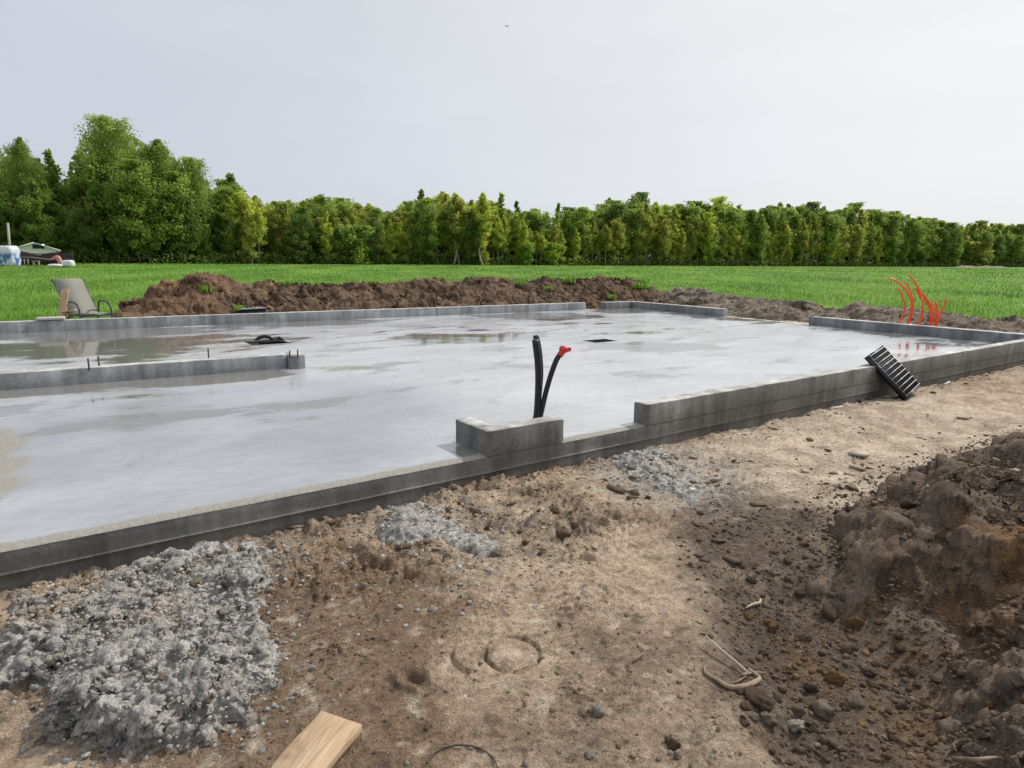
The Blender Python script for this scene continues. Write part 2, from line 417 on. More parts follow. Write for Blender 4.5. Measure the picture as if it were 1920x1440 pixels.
def rough_mask(x, y):
    m = spot(x, y, 640, 1050, 190, 90) + 0.8 * spot(x, y, 900, 985, 260, 75) + 0.8 * spot(x, y, 1060, 985, 90, 60)
    m = m + 0.8 * spot(x, y, 180, 1100, 330, 70) + 0.5 * spot(x, y, 1080, 900, 230, 45)
    m = m + 0.9 * np.exp(-(dist_near(x, y) / 0.13) ** 2) + 0.4 * spot(x, y, 850, 1080, 180, 50)
    return np.clip(m * (0.65 + 0.9 * fbm(x, y, 2.2, 3, 31)), 0, 1)
def lane_mask(x, y):
    return np.clip(spot(x, y, 1560, 830, 420, 110) + spot(x, y, 1250, 960, 330, 110) * 0.8 + 0.6 * spot(x, y, 1180, 1110, 260, 80), 0, 1)
def ground_z(x, y, fine=True):
    dn = dist_near(x, y)
    front = 0.185 - 0.065 * sstep(0.1, 2.3, dn)
    z = np.where(dn > -0.3, front, 0.27)
    inside = sstep(0.0, 0.25, np.minimum(np.minimum(-dn, -dist_far(x, y)), -dist_right(x, y)))
    back = np.maximum(dist_far(x, y), dist_right(x, y))
    z = z - 0.25 * inside
    z = z + 0.05 * sstep(0.3, 2.0, dist_right(x, y)) * (dn < -0.3)
    near = np.hypot(x, y) < 14
    z = z + 0.022 * fbm(x, y, 0.9, 3, 1)
    R = rough_mask(x, y); Ln = lane_mask(x, y)
    z = z + (0.010 + 0.022 * R) * fbm(x, y, 4.5, 4, 5)
    if fine:
        z = z + (0.0055 + 0.020 * R + 0.003 * Ln) * fbm(x, y, 13, 5, 9, 0.62)
        z = z + (0.0022 + 0.004 * R) * fbm(x, y, 70, 3, 10, 0.6)
        w1, wid = worley(x + 0.02 * perlin(x * 20, y * 20, 3), y, 26, 12)
        w1b, wb = worley(x, y + 0.015 * perlin(x * 25, y * 25, 8), 13, 16); w1c, wc = worley(x, y, 48, 17)
        P_ = sstep(-0.15, 0.45, fbm(x, y, 2.6, 3, 37))
        z = z + (R + 0.12 * P_) * (0.014 * dome(w1, 0.7) * (wid > 0.35) + 0.026 * dome(w1b, 0.6) * (wb > 0.6) * R) + (0.25 * P_ + R) * 0.006 * dome(w1c, 0.7) * (wc > 0.3)
        # trodden, cracked crust: small steps drawn out along the wheel lane
        a = (x * du[0] + y * du[1]); b = (x * dn_[0] + y * dn_[1])
        t = fbm(a * 0.55, b * 1.25, 3.3, 4, 21, 0.55) * 5 + 0.4 * fbm(x, y, 1.1, 2, 27)
        fr = t - np.floor(t)
        z = z + (0.40 + 0.60 * Ln) * (0.019 * sstep(0.0, 0.10, fr) * (1 - 0.8 * sstep(0.10, 0.9, fr))) * sstep(-0.1, 0.35, fbm(x, y, 1.7, 3, 29))
        t2 = fbm(a, b * 1.6, 9.0, 3, 23) * 3.2; fr2 = t2 - np.floor(t2)
        z = z + 0.008 * sstep(0, 0.12, fr2) * (1 - sstep(0.12, 0.8, fr2)) * sstep(0.0, 0.4, fbm(x, y, 2.3, 2, 33))
        for cx, cy, r, a0, span, dep in ARCS:
            k = np.nonzero((np.abs(x - cx) < r + 0.03) & (np.abs(y - cy) < r + 0.03))[0]
            if not len(k): continue
            q = np.hypot(x[k] - cx, y[k] - cy); th = (np.arctan2(y[k] - cy, x[k] - cx) - a0) % 6.2832
            e = np.exp(-((q - r) / 0.006) ** 2) * (th < span) - 0.5 * np.exp(-((q - r - 0.014) / 0.007) ** 2) * (th < span)
            z[k] -= dep * e
        for (cx, cy), r in HEEL:
            k = np.nonzero((np.abs(x - cx) < 2 * r) & (np.abs(y - cy) < 2 * r))[0]
            if not len(k): continue
            q = np.hypot(x[k] - cx, (y[k] - cy) * 1.1) / r + 0.25 * fbm(x[k], y[k], 14, 2, 77)
            z[k] += -0.028 * (1 - sstep(0.6, 0.95, q)) + 0.014 * np.exp(-((q - 1.2) / 0.2) ** 2)
        # round print left by a bucket
        q = np.hypot(x - RING[0], y - RING[1]) + 0.010 * fbm(x, y, 13, 3, 83); th = np.arctan2(y - RING[1], x - RING[0])
        bk_ = 0.55 + 0.9 * fbm(x, y, 9, 3, 85)
        z = z - 0.042 * np.clip(bk_, 0.3, 1.2) * np.exp(-((q - 0.098) / 0.0065) ** 2) * (1 - 0.85 * np.exp(-((th - 2.4) / 0.35) ** 2))
        z = z - 0.012 * np.exp(-((q - 0.084) / 0.004) ** 2) * ((th > 0.4) & (th < 2.1))
        q2 = np.hypot(x - RING[0] + 0.09, y - RING[1] - 0.0); th2 = np.arctan2(y - RING[1], x - RING[0] + 0.09)
        z = z - 0.026 * np.clip(bk_, 0.1, 1.1) * np.exp(-((q2 - 0.125) / 0.008) ** 2) * (np.abs(th2) > 2.0)
        z = z + 0.006 * (1 - sstep(0.11, 0.125, q2)) * (np.abs(th2) > 2.0) * (q > 0.1)
    z = z - 0.10 * hollow(x, y)
    sd = poly_sd(x, y, LIP) + 0.04 * fbm(x, y, 6, 3, 61)
    z = z + 0.05 * sstep(-0.02, 0.14, sd)
    # ragged trench edge along the footing
    z = z - 0.05 * np.exp(-((dn - 0.03) / 0.07) ** 2) * (0.5 + fbm(x, y, 2.0, 3, 35)) * (dn > -0.3)
    z = z - 0.9 * sstep(-0.3, 0.7, zone(x, y))
    return z
MOUND_LUMPS = [(at(px, py, 0.25)[:2], r, h) for px, py, r, h in ((1690, 1050, 0.26, 0.08), (1620, 1010, 0.2, 0.04), (1790, 985, 0.28, 0.10), (1870, 900, 0.35, 0.10), (1900, 1090, 0.22, 0.12), (1870, 1230, 0.16, 0.08), (1900, 1340, 0.14, 0.09), (1760, 930, 0.2, 0.06), (1930, 1180, 0.2, 0.1))]
def mound_z(x, y):
    wx, wy = warp(x, y, 0.13, 2.2, 50)
    sd = poly_sd(x + wx, y + wy, MOUND)
    g = 0.12 - 0.09 * hollow(x, y)
    sp_ = np.clip(sd, 0, None)
    rise = 0.035 * sstep(-0.02, 0.22, sd) + 0.46 * sp_ - 0.045 * sp_ ** 2
    rise = np.where(sp_ > 2.2, 0.035 + 0.46 * 2.2 - 0.045 * 4.84 + 0.2 * (1 - np.exp(-(sp_ - 2.2))), rise)
    for c_, r_, h_ in MOUND_LUMPS:
        q_ = np.hypot(x + wx - c_[0], (y + wy - c_[1]) * 0.9) / r_; rise = rise + h_ * dome(q_, 1.0)
    amp = sstep(-0.15, 0.5, sd)
    gul = fbm(x + 0.3 * wx, y, 2.3, 5, 55, 0.55, ridged=True)
    z = g + rise + amp * (0.085 * gul + 0.055 * fbm(x, y, 5.0, 5, 57, 0.6))
    z = z - 0.30 * sstep(0.0, -0.5, sd)
    return z, sd
def pile_z(x, y, P, hi, edge, seed, lump, peak=0.0, dc=None):
    wx, wy = warp(x, y, 0.06 if hi > 0.1 else 0.045, 5.0, seed)
    sd = poly_sd(x + wx, y + wy, P)
    s_ = np.clip(sd, 0, None)
    z = 0.135 + hi * (1 - np.exp(-s_ / edge))
    z = z + 0.03 * hi / 0.12 * fbm(x, y, 4.0, 3, seed + 2)
    if peak: z = z + peak * np.exp(-(((x - dc[0]) / dc[2]) ** 2 + ((y - dc[1]) / dc[3]) ** 2))
    amp = sstep(-0.02, 0.05, sd)
    z = z + 0.008 * amp * fbm(x, y, 9, 3, seed + 8)
    z = z - 0.16 * sstep(0.0, -0.12, sd)
    return z, sd
dA = at(210, 1255, 0.3); dB = at(770, 990, 0.2); dC = at(1190, 868, 0.2)
PILES = {'A': (PILE_A, 0.098, 0.07, 200, 1.0, 0.080, (dA[0], dA[1], 0.42, 0.30)),
         'B': (PILE_B, 0.075, 0.05, 230, 0.55, 0.075, (dB[0] - 0.03, dB[1], 0.10, 0.12)),
         'C': (PILE_C, 0.070, 0.06, 260, 0.6, 0.06, (dC[0], dC[1], 0.12, 0.14))}
def surf_z(x, y):
    x = np.asarray(x, float); y = np.asarray(y, float)
    z = np.maximum(ground_z(x, y), mound_z(x, y)[0])
    for P in PILES.values(): z = np.maximum(z, pile_z(x, y, *P)[0])
    return z

# ---- colours of the ground (albedo)
K = 1.12
SAND = srgb(209, 192, 169, K); SAND2 = srgb(192, 170, 145, K); BROWN = srgb(124, 102, 82, K); BROWN2 = srgb(152, 125, 98, K)
DARK = srgb(98, 85, 74, K); GREYB = srgb(140, 122, 103, K); CEM = srgb(170, 166, 158, K); OCH = srgb(124, 98, 68, K)
BERM_C = srgb(140, 106, 82, K)
def ground_col(x, y):
    c = np.tile(SAND2, (len(x), 1))
    def put(col, w): nonlocal c; c = c * (1 - w[:, None]) + col * w[:, None]
    n1 = fbm(x, y, 1.6, 4, 101); n2 = fbm(x, y, 5.0, 4, 105); n3 = fbm(x, y, 14.0, 4, 109)
    put(SAND, np.clip(spot(x, y, 1650, 810, 520, 130) * 0.95 + 0.2 * n1, 0, 1))
    put(BROWN, np.clip(0.30 + 0.9 * n2 + 0.6 * n1, 0, 0.55))
    put(BROWN, np.clip(1.25 * spot(x, y, 600, 1230, 330, 190) + 0.5 * spot(x, y, 640, 1420, 330, 110) + 0.9 * n2, 0, 0.85) * (spot(x, y, 600, 1270, 480, 300) > 0))
    put(BROWN2, np.clip(spot(x, y, 690, 1060, 190, 60) * (0.6 + 1.2 * n2), 0, 0.9))
    put(srgb(158, 124, 88, K), np.clip(spot(x, y, 680, 1060, 150, 40) * (0.2 + 1.6 * n3), 0, 0.7))
    put(GREYB, np.clip(spot(x, y, 1180, 1330, 340, 200) * (0.75 + 0.6 * n1), 0, 0.85))
    put(srgb(128, 110, 92, K), np.clip(spot(x, y, 1130, 1180, 160, 90) * (0.5 + 0.9 * n2), 0, 0.7))
    put(SAND2, np.clip(spot(x, y, 1090, 1100, 260, 70) * (0.5 + 1.4 * n1), 0, 0.9))
    put(SAND2, np.clip(spot(x, y, 940, 1240, 160, 90) * (0.55 + 1.0 * n2), 0, 0.8))
    put(DARK, np.clip(1.2 * spot(x, y, 1510, 1080, 260, 160) * (0.85 + 0.5 * n2 + 0.4 * n1), 0, 0.93))
    put(DARK, np.clip(1.1 * spot(x, y, 1560, 1290, 230, 190) * (0.9 + 0.5 * n2), 0, 0.93))
    put(OCH, np.clip(spot(x, y, 1640, 1240, 170, 130) * (0.15 + 1.5 * n2), 0, 0.75))
    sd = poly_sd(x, y, LIP); put(srgb(168, 150, 126, K), np.clip(sstep(-0.03, 0.1, sd) * (0.8 + 0.6 * n2), 0, 0.9))
    put(SAND2, np.clip(spot(x, y, 60, 1165, 230, 60) * (0.6 + n2), 0, 0.9))
    put(CEM, np.clip(spot(x, y, 300, 1060, 360, 60) * (0.2 + 1.4 * n3 + 0.5 * n2), 0, 0.8))
    put(CEM, np.clip(spot(x, y, 860, 1010, 240, 80) * (0.05 + 1.8 * n3), 0, 0.7))
    put(CEM, np.clip(spot(x, y, 1240, 895, 190, 60) * (0.4 + 1.6 * n3), 0, 0.85))
    put(CEM, np.clip(spot(x, y, 420, 1330, 260, 110) * (-0.1 + 1.5 * n3), 0, 0.6))
    n4 = fbm(x, y, 34.0, 3, 121); n5 = fbm(x, y, 7.0, 5, 125, 0.65)
    put(srgb(88, 73, 60, K), np.clip(2.2 * n5 + 1.1 * n4 - 0.22, 0, 0.65) * (1 - 0.7 * spot(x, y, 1650, 810, 520, 130)))
    put(srgb(212, 196, 172, K), np.clip(-1.6 * n5 + 1.0 * n3 - 0.30, 0, 0.5) * (1 - np.clip(spot(x, y, 1560, 1190, 300, 260), 0, 1)))
    R = rough_mask(x, y); put(BROWN * 0.75, np.clip(R * (0.15 + 1.3 * n3), 0, 0.6))
    back = (dist_near(x, y) < -0.3).astype(float)
    put(srgb(190, 175, 152, K), back * np.clip(0.75 + 0.5 * n1, 0, 0.95))
    return c

# ---- ground
def polar_axes():
    a_in = np.linspace(-45, 45, 660); a_out = np.concatenate([np.linspace(-180, -47, 50), a_in, np.linspace(47, 180, 50)])
    r = np.concatenate([[0.02, 0.5, 1.0, 1.2], 1 / np.linspace(1 / 1.38, 1 / 9.0, 360), np.geomspace(9.15, 45, 70)])
    return np.radians(a_out), r
th, rr = polar_axes()
TH, RR = np.meshgrid(th, rr)
X = (RR * np.sin(TH)).ravel(); Y = (RR * np.cos(TH)).ravel()
Z = ground_z(X, Y)
gm = np_mesh('ground', np.c_[X, Y, Z], grid_faces(len(rr), len(th)), True, {'col': ground_col(X, Y)})
MAT_DIRT = earth_mat('dirt', flake=0.018)
tag(link('ground', gm, MAT_DIRT), 'trampled sandy building site ground in front of the slab', kind='structure')

# ---- field of young crop reaching to the horizon
a_f = np.radians(np.concatenate([np.linspace(-180, -52, 40), np.linspace(-50, 50, 240), np.linspace(52, 180, 40)]))
r_f = np.concatenate([[0.05, 4], np.linspace(8, 24, 80), np.geomspace(24.5, 160, 70), np.geomspace(180, 4500, 14)])
TH, RR = np.meshgrid(a_f, r_f); X = (RR * np.sin(TH)).ravel(); Y = (RR * np.cos(TH)).ravel()
Z = field_z(X, Y) - 0.9 * (1 - sstep(-0.35, 0.25, zone(X, Y)))
m = M('crop_field')
v1 = m.noise(0.35, 5, 0.6, m.pos((1, 0.35, 1))); v2 = m.noise(3.0, 5, 0.7, m.pos((1.2, 0.5, 1)))
c = m.ramp(v1, [(0.3, srgb(92, 136, 44, 0.62)), (0.5, srgb(116, 160, 56, 0.66)), (0.75, srgb(146, 182, 80, 0.68))])
c = m.scale(c, m.rng(v2, 0.3, 0.7, 0.7, 1.25))
m.set(Base_Color=c, Roughness=0.8, Specular_IOR_Level=0.2, Normal=m.bump(v2, 0.8, 0.15))
tag(link('field', np_mesh('field', np.c_[X, Y, Z], grid_faces(len(r_f), len(a_f)), True), m.m), 'flat bright green crop field reaching to the woodland', kind='structure')

m = M('grass_blade'); t = m.attr('tone', 'Fac')
c = m.ramp(t, [(0.0, srgb(82, 120, 38, 1.0)), (0.5, srgb(124, 166, 58, 1.06)), (1.0, srgb(180, 206, 106, 1.06))])
tr = m.n('ShaderNodeBsdfTranslucent'); m.l(c, tr.inputs['Color']); mx = m.n('ShaderNodeMixShader'); mx.inputs[0].default_value = 0.42
m.set(Base_Color=c, Roughness=0.55, Specular_IOR_Level=0.3); m.l(m.b.outputs[0], mx.inputs[1]); m.l(tr.outputs[0], mx.inputs[2]); m.l(mx.outputs[0], m.out.inputs['Surface'])
MAT_BLADE = m.m
def blades(x, y, z, w, h, rng, tone=None):
    """bent blades of grass: three quads' worth of points each"""
    n = len(x); a = rng.uniform(0, 6.283, n); la = rng.uniform(0, 6.283, n); lean = h * rng.uniform(0.1, 0.7, n)
    dx = np.cos(a) * w / 2; dy = np.sin(a) * w / 2; lx = np.cos(la) * lean; ly = np.sin(la) * lean
    V = np.empty((n, 5, 3))
    V[:, 0] = np.c_[x - dx, y - dy, z]; V[:, 1] = np.c_[x + dx, y + dy, z]
    V[:, 2] = np.c_[x - dx * .8 + lx * .35, y - dy * .8 + ly * .35, z + h * .62]; V[:, 3] = np.c_[x + dx * .8 + lx * .35, y + dy * .8 + ly * .35, z + h * .62]
    V[:, 4] = np.c_[x + lx, y + ly, z + h]
    b = np.arange(n) * 5
    t = rng.uniform(0, 1, n) if tone is None else tone
    return V.reshape(-1, 3), np.c_[b, b + 1, b + 3, b + 2], np.c_[b + 2, b + 3, b + 4], np.repeat(t, 5)
n = 140000
d = np.exp(RNG.uniform(math.log(10.5), math.log(95), n)); a = np.radians(RNG.uniform(-43, 43, n))
x = d * np.sin(a); y = d * np.cos(a); k = zone(x, y) > 0.12; x, y, d = x[k], y[k], d[k]
zz = field_z(x, y) - 0.9 * (1 - sstep(-0.35, 0.25, zone(x, y)))
tone = np.clip(0.45 + 0.8 * fbm(x, y * 0.6, 0.22, 4, 301) + 0.4 * fbm(x, y * 0.5, 1.3, 3, 305) + RNG.normal(0, 0.2, len(x)), 0, 1)
V, q, t3, tn = blades(x, y, zz - 0.02, 0.0007 * d + 0.003, RNG.uniform(0.09, 0.18, len(x)), RNG, tone)
tag(link('grass', np_mesh('grass', V, [q, t3], False, {'tone': tn}), MAT_BLADE), 'short green crop growing across the field', 'grass', kind='stuff')

# ------------------------------------------------------------------ concrete
def concrete(name, base, wet=0.0, streak=True):
    m = M(name)
    n1 = m.noise(2.2, 6, 0.6); n2 = m.noise(28, 4, 0.6); n3 = m.noise(3.0, 5, 0.6, m.pos((3.0, 3.0, 0.35)))
    b0 = np.array(base)
    c = m.ramp(n1, [(0.28, b0 * 0.66), (0.5, b0), (0.74, b0 * 1.35)])
    c = m.scale(c, m.math('MULTIPLY', m.rng(n2, 0.3, 0.7, 0.86, 1.14), m.rng(n3, 0.3, 0.7, 0.66, 1.34)))
    holes = m.voro(22); hm = m.rng(holes, 0.05, 0.085, 1.0, 0.0); gate = m.rng(m.noise(1.4, 2), 0.5, 0.6, 0.0, 1.0)
    c = m.mix(m.math('MULTIPLY', m.math('MULTIPLY', hm, gate), 0.7), c, b0 * 0.3)
    eff = m.rng(m.noise(1.1, 6, 0.65), 0.58, 0.72, 0.0, 0.5); c = m.mix(eff, c, (0.42, 0.42, 0.41))
    h = m.math('SUBTRACT', m.noise(60, 4, 0.6), m.math('MULTIPLY', hm, gate))
    m.set(Base_Color=c, Roughness=m.rng(n1, 0.3, 0.7, 0.85 - wet, 0.7 - wet), Specular_IOR_Level=0.4, Normal=m.bump(h, 0.7, 0.006, m.bump(n3, 0.4, 0.012)))
    return m.m
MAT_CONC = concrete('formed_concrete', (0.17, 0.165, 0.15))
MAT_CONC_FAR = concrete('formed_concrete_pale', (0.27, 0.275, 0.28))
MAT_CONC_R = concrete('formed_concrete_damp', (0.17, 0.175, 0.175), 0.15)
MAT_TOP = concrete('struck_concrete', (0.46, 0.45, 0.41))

root = thing('foundation_slab', 'wet grey concrete house slab with low kerb walls around its edge', 'foundation', (*((NA + FB) / 2), SZ))
ORG = np.array(root.location)
# slab top: grid between the four corners, holes left open
def quad_pt(s, t):
    return ((NL * (1 - s)[:, None] + C_NR * s[:, None]) * (1 - t)[:, None] + (FL * (1 - s)[:, None] + C_FR * s[:, None]) * t[:, None])
def quad_inv(p):
    s = t = 0.5
    for _ in range(30):
        S_ = np.array([s, s + 1e-4, s]); T_ = np.array([t, t, t + 1e-4]); q = quad_pt(S_, T_)
        J = np.c_[(q[1] - q[0]) / 1e-4, (q[2] - q[0]) / 1e-4]; e = np.linalg.solve(J, p - q[0]); s += e[0]; t += e[1]
    return s, t
HOLES = []
for pts in ([(452, 640.5), (477, 647.2), (548, 642.8), (524, 636.8)], [(1090, 638.6), (1116, 642.4), (1160, 639.4), (1134, 635.4)]):
    st = np.array([quad_inv(xy(*p)) for p in pts])
    HOLES.append((st[:, 0].min() * .5 + np.sort(st[:, 0])[1] * .5, st[:, 0].max() * .5 + np.sort(st[:, 0])[2] * .5, np.sort(st[:, 1])[:2].mean(), np.sort(st[:, 1])[2:].mean()))
ss = np.unique(np.concatenate([np.linspace(0, 1, 230)] + [h[:2] for h in HOLES])); ts = np.unique(np.concatenate([np.linspace(0, 1, 210), [0.001, 0.012, 0.004, 0.008]] + [h[2:] for h in HOLES]))
S2, T2 = np.meshgrid(ss, ts); P = quad_pt(S2.ravel(), T2.ravel()); X, Y = P[:, 0], P[:, 1]
F4 = grid_faces(len(ts), len(ss)); cs = S2.ravel()[F4].mean(1); ct = T2.ravel()[F4].mean(1)
for h in HOLES: 
    k = ~((cs > h[0]) & (cs < h[1]) & (ct > h[2]) & (ct < h[3])); F4 = F4[k]; cs = cs[k]; ct = ct[k]
def band(px0, py0, px1, py1, w, soft):
    a, b = xy(px0, py0), xy(px1, py1); e = b - a; L_ = np.linalg.norm(e); e = e / L_
    q = (X - a[0]) * e[0] + (Y - a[1]) * e[1]; r = np.abs((X - a[0]) * -e[1] + (Y - a[1]) * e[0])
    return (1 - sstep(w * (1 - soft), w, r)) * sstep(-0.4, 0.3, q) * (1 - sstep(L_ - 0.3, L_ + 0.4, q))
def sp2(px, py, rx, ry): return spot(X, Y, px, py, rx, ry, SZ)
nz = fbm(X * du[0] + Y * du[1], (X * dn_[0] + Y * dn_[1]) * 2.2, 0.9, 4, 401); nz2 = fbm(X, Y, 0.45, 3, 411)
df = -dist_far(X, Y); dr = -dist_right(X, Y); dnr = -dist_near(X, Y)
pool = (sp2(240, 645, 330, 26) * 0.75 + (1 - sstep(0.5, 1.6, df)) * (1 - sstep(0.5, 0.62, S2.ravel())) * 0.9
        + sp2(850, 634, 130, 9) * 0.95 + sp2(1240, 650, 140, 9) * 0.9 + sp2(980, 632, 60, 5) * 0.6 + sp2(1010, 592, 140, 8) * 0.8
        + band(-200, 745, 520, 701, 0.55, 0.6) * 0.95 + (1 - sstep(0.35, 1.0, dr)) * 0.75 + sp2(1160, 583, 60, 6) * 0.7
        + sp2(880, 845, 45, 16) * 1.0 + sp2(1720, 660, 160, 22) * 0.45 + sp2(300, 765, 420, 40) * 0.4 + sp2(1000, 640, 500, 45) * 0.25)
pool = np.clip(pool + 1.1 * nz * (pool > 0.03) + 0.25 * nz2, 0, 1)
edge = (1 - sstep(0.03, 0.11, dnr + 0.03 * fbm(X, Y, 3, 3, 415))) ; edge = np.maximum(edge, 0.85 * sstep(-0.10, 0.10, poly_sd(X + 0.12 * fbm(X, Y, 3, 3, 417), Y + 0.12 * fbm(X, Y, 3, 3, 418), pxpoly([(-160, 752), (-10, 782), (35, 822), (48, 872), (40, 918), (0, 955), (-160, 1000)], SZ))))
painted_dim = np.clip(sp2(260, 880, 760, 190) * (0.75 + 0.9 * nz2) + 0.25 * nz + 0.12, 0, 1)  # near-left slab painted darker, for its weaker sky reflection
edge = np.maximum(edge, 0.6 * np.clip(sp2(640, 690, 90, 5) + sp2(60, 690, 200, 8) * 0.5, 0, 1))
Zs = SZ + 0.0012 * fbm(X, Y, 2.5, 3, 421) - 0.010 * (1 - sstep(0.0, 0.02, dnr)) + 0.002 * edge * fbm(X, Y, 22, 3, 423)
slab_me = np_mesh('slab', np.c_[X, Y, Zs] - ORG, F4, True, {'pool': pool, 'edge': np.clip(edge, 0, 1), 'painted_dim': painted_dim})
m = M('wet_slab')
pl = m.attr('pool', 'Fac'); ed = m.attr('edge', 'Fac')
rot = m.n('ShaderNodeMapping'); rot.inputs['Rotation'].default_value = (0, 0, -math.atan2(du[1], du[0])); m.l(m.pos(), rot.inputs[0])
st = m.n('ShaderNodeMapping'); st.inputs['Scale'].default_value = (0.75, 1.5, 1); m.l(rot.outputs[0], st.inputs[0])
ns = m.noise(1.3, 7, 0.62, st.outputs[0], dist=0.8); nf = m.noise(9.0, 6, 0.65, st.outputs[0]); ng = m.noise(90, 3); nb = m.noise(0.55, 4)
c = m.ramp(ns, [(0.30, (0.46, 0.463, 0.468)), (0.5, (0.53, 0.533, 0.537)), (0.72, (0.60, 0.60, 0.597))])
c = m.scale(c, m.math('MULTIPLY', m.rng(nf, 0.3, 0.7, 0.88, 1.1), m.rng(nb, 0.3, 0.7, 0.9, 1.1)))
dm = m.attr('painted_dim', 'Fac'); c = m.mix(dm, c, m.mix(1.0, c, (0.58, 0.59, 0.615), 'MULTIPLY'))  # reflection falloff multiplied into the slab colour
sw = m.math('ABSOLUTE', m.math('SUBTRACT', m.noise(1.5, 2, 0.4, rot.outputs[0], dist=2.2), 0.5)); c = m.mix(m.math('MULTIPLY', m.rng(sw, 0.0, 0.012, 0.30, 0.0), m.rng(nb, 0.42, 0.6, 0.0, 1.0)), c, (0.2, 0.2, 0.19))
spk = m.rng(m.voro(6.0), 0.035, 0.06, 0.75, 0.0); c = m.mix(m.math('MULTIPLY', spk, m.rng(m.noise(2.0, 2), 0.5, 0.6, 0, 1)), c, (0.07, 0.065, 0.06))
marks = m.rng(m.noise(4.0, 8, 0.75, st.outputs[0], dist=1.5), 0.66, 0.74, 0.0, 0.35); c = m.mix(marks, c, (0.16, 0.155, 0.15))
wetm = m.rng(m.math('ADD', pl, m.rng(nf, 0.3, 0.7, -0.22, 0.22)), 0.40, 0.60, 0.0, 1.0)
c = m.mix(m.math('MULTIPLY', wetm, 0.75), c, (0.13, 0.12, 0.095))
edm = m.rng(m.math('ADD', ed, m.rng(nf, 0.3, 0.7, -0.3, 0.3)), 0.3, 0.7, 0.0, 1.0)
ec = m.ramp(m.noise(45, 6, 0.7), [(0.3, (0.22, 0.205, 0.17)), (0.7, (0.36, 0.34, 0.29))]); c = m.mix(edm, c, ec)
ro = m.rng(ns, 0.3, 0.7, 0.14, 0.26); rmix = m.n('ShaderNodeMix'); m.l(wetm, rmix.inputs[0]); m.l(ro, rmix.inputs[2]); rmix.inputs[3].default_value = 0.045
r2 = m.n('ShaderNodeMix'); m.l(edm, r2.inputs[0]); m.l(rmix.outputs[0], r2.inputs[2]); r2.inputs[3].default_value = 0.85
bs = m.n('ShaderNodeMix'); m.l(edm, bs.inputs[0]); bs.inputs[2].default_value = 0.02; bs.inputs[3].default_value = 0.9
bn = m.n('ShaderNodeBump'); bn.inputs['Distance'].default_value = 0.006; m.l(bs.outputs[0], bn.inputs['Strength']); m.l(m.noise(70, 4), bn.inputs['Height'])
m.set(Base_Color=c, Roughness=r2.outputs[0], IOR=1.5, Specular_IOR_Level=0.75, Normal=bn.outputs[0])
MAT_SLAB = m.m
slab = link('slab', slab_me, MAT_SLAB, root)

def profile_strip(a, b, out, prof, nseg, name, mat, seed, amp=0.003):
    """a cast face: profile of (offset outwards, height) carried along from a to b, slightly uneven"""
    t = np.linspace(0, 1, nseg); L_ = np.linalg.norm(b - a); prof = np.array(prof); n = len(prof)
    base = a[None] * (1 - t)[:, None] + b[None] * t[:, None]
    V = np.empty((nseg, n, 3))
    joint = np.zeros(nseg); joint[23::118] = 0.005; joint2 = np.zeros(nseg); joint2[71::118] = 0.005
    for j, (o, z) in enumerate(prof):
        w = (joint if z > seam else joint2) + amp * fbm(t * L_, np.full(nseg, 3.7 * j + seed), 3.0, 4, seed + j)
        V[:, j, :2] = base + out[None] * (o + w)[:, None]; V[:, j, 2] = z + w * 0.6
    i = np.arange(nseg - 1)[:, None] * n + np.arange(n - 1)[None]
    f = np.stack([i, i + n, i + n + 1, i + 1], -1).reshape(-1, 4)
    return link(name, np_mesh(name, V.reshape(-1, 3) - ORG, f, False), mat, root)
seam = 0.244
side = [(-0.002, SZ - 0.011), (0.0, SZ - 0.02), (0.001, SZ - 0.06), (0.0, seam + 0.012), (0.003, seam + 0.006), (0.009, seam + 0.003), (0.009, seam - 0.001), (-0.004, seam - 0.004), (-0.005, seam - 0.05), (-0.004, 0.0), (-0.004, -0.15)]
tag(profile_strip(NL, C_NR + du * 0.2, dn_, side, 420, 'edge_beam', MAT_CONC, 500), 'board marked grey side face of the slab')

def wall(a, b, z0, z1, thick, inward, name, mat, seed, label=None, lumps=0.008, nseg=None, topmat=None):
    """a cast kerb: face line a-b, thickness to the side `inward`; top a little rough"""
    L_ = np.linalg.norm(b - a); nseg = nseg or max(3, int(L_ / 0.05)); t = np.linspace(0, 1, nseg); w = unit(inward)
    base = a[None] * (1 - t)[:, None] + b[None] * t[:, None]
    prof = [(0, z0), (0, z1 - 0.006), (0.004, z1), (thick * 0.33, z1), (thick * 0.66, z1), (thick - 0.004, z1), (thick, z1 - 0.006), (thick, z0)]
    n = len(prof); V = np.empty((nseg, n, 3))
    for j, (o, z) in enumerate(prof):
        u_ = fbm(t * L_, np.full(nseg, 2.9 * j), 4.0, 4, seed + j)
        V[:, j, :2] = base + w[None] * (o + 0.0015 * u_)[:, None]
        V[:, j, 2] = z + (lumps * u_ if 1 <= j <= 6 else 0)
    i = np.arange(nseg - 1)[:, None] * n + np.arange(n - 1)[None]
    f = np.stack([i, i + n, i + n + 1, i + 1], -1).reshape(-1, 4)
    if np.cross(np.append(b - a, 0), np.append(w, 0))[2] > 0: pass
    else: f = f[:, ::-1]
    ends = [list(range(n)), list(range((nseg - 1) * n + n - 1, (nseg - 1) * n - 1, -1))]
    me = np_mesh(name, V.reshape(-1, 3) - ORG, [f, np.array(ends)], False)
    me.materials.append(mat); me.materials.append(topmat or MAT_TOP)
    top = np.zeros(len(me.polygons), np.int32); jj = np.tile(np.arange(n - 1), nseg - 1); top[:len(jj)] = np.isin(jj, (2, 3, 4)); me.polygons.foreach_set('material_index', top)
    o = link(name, me, None, root)
    if label: o['label'] = label
    return o
H1 = SZ + 0.152
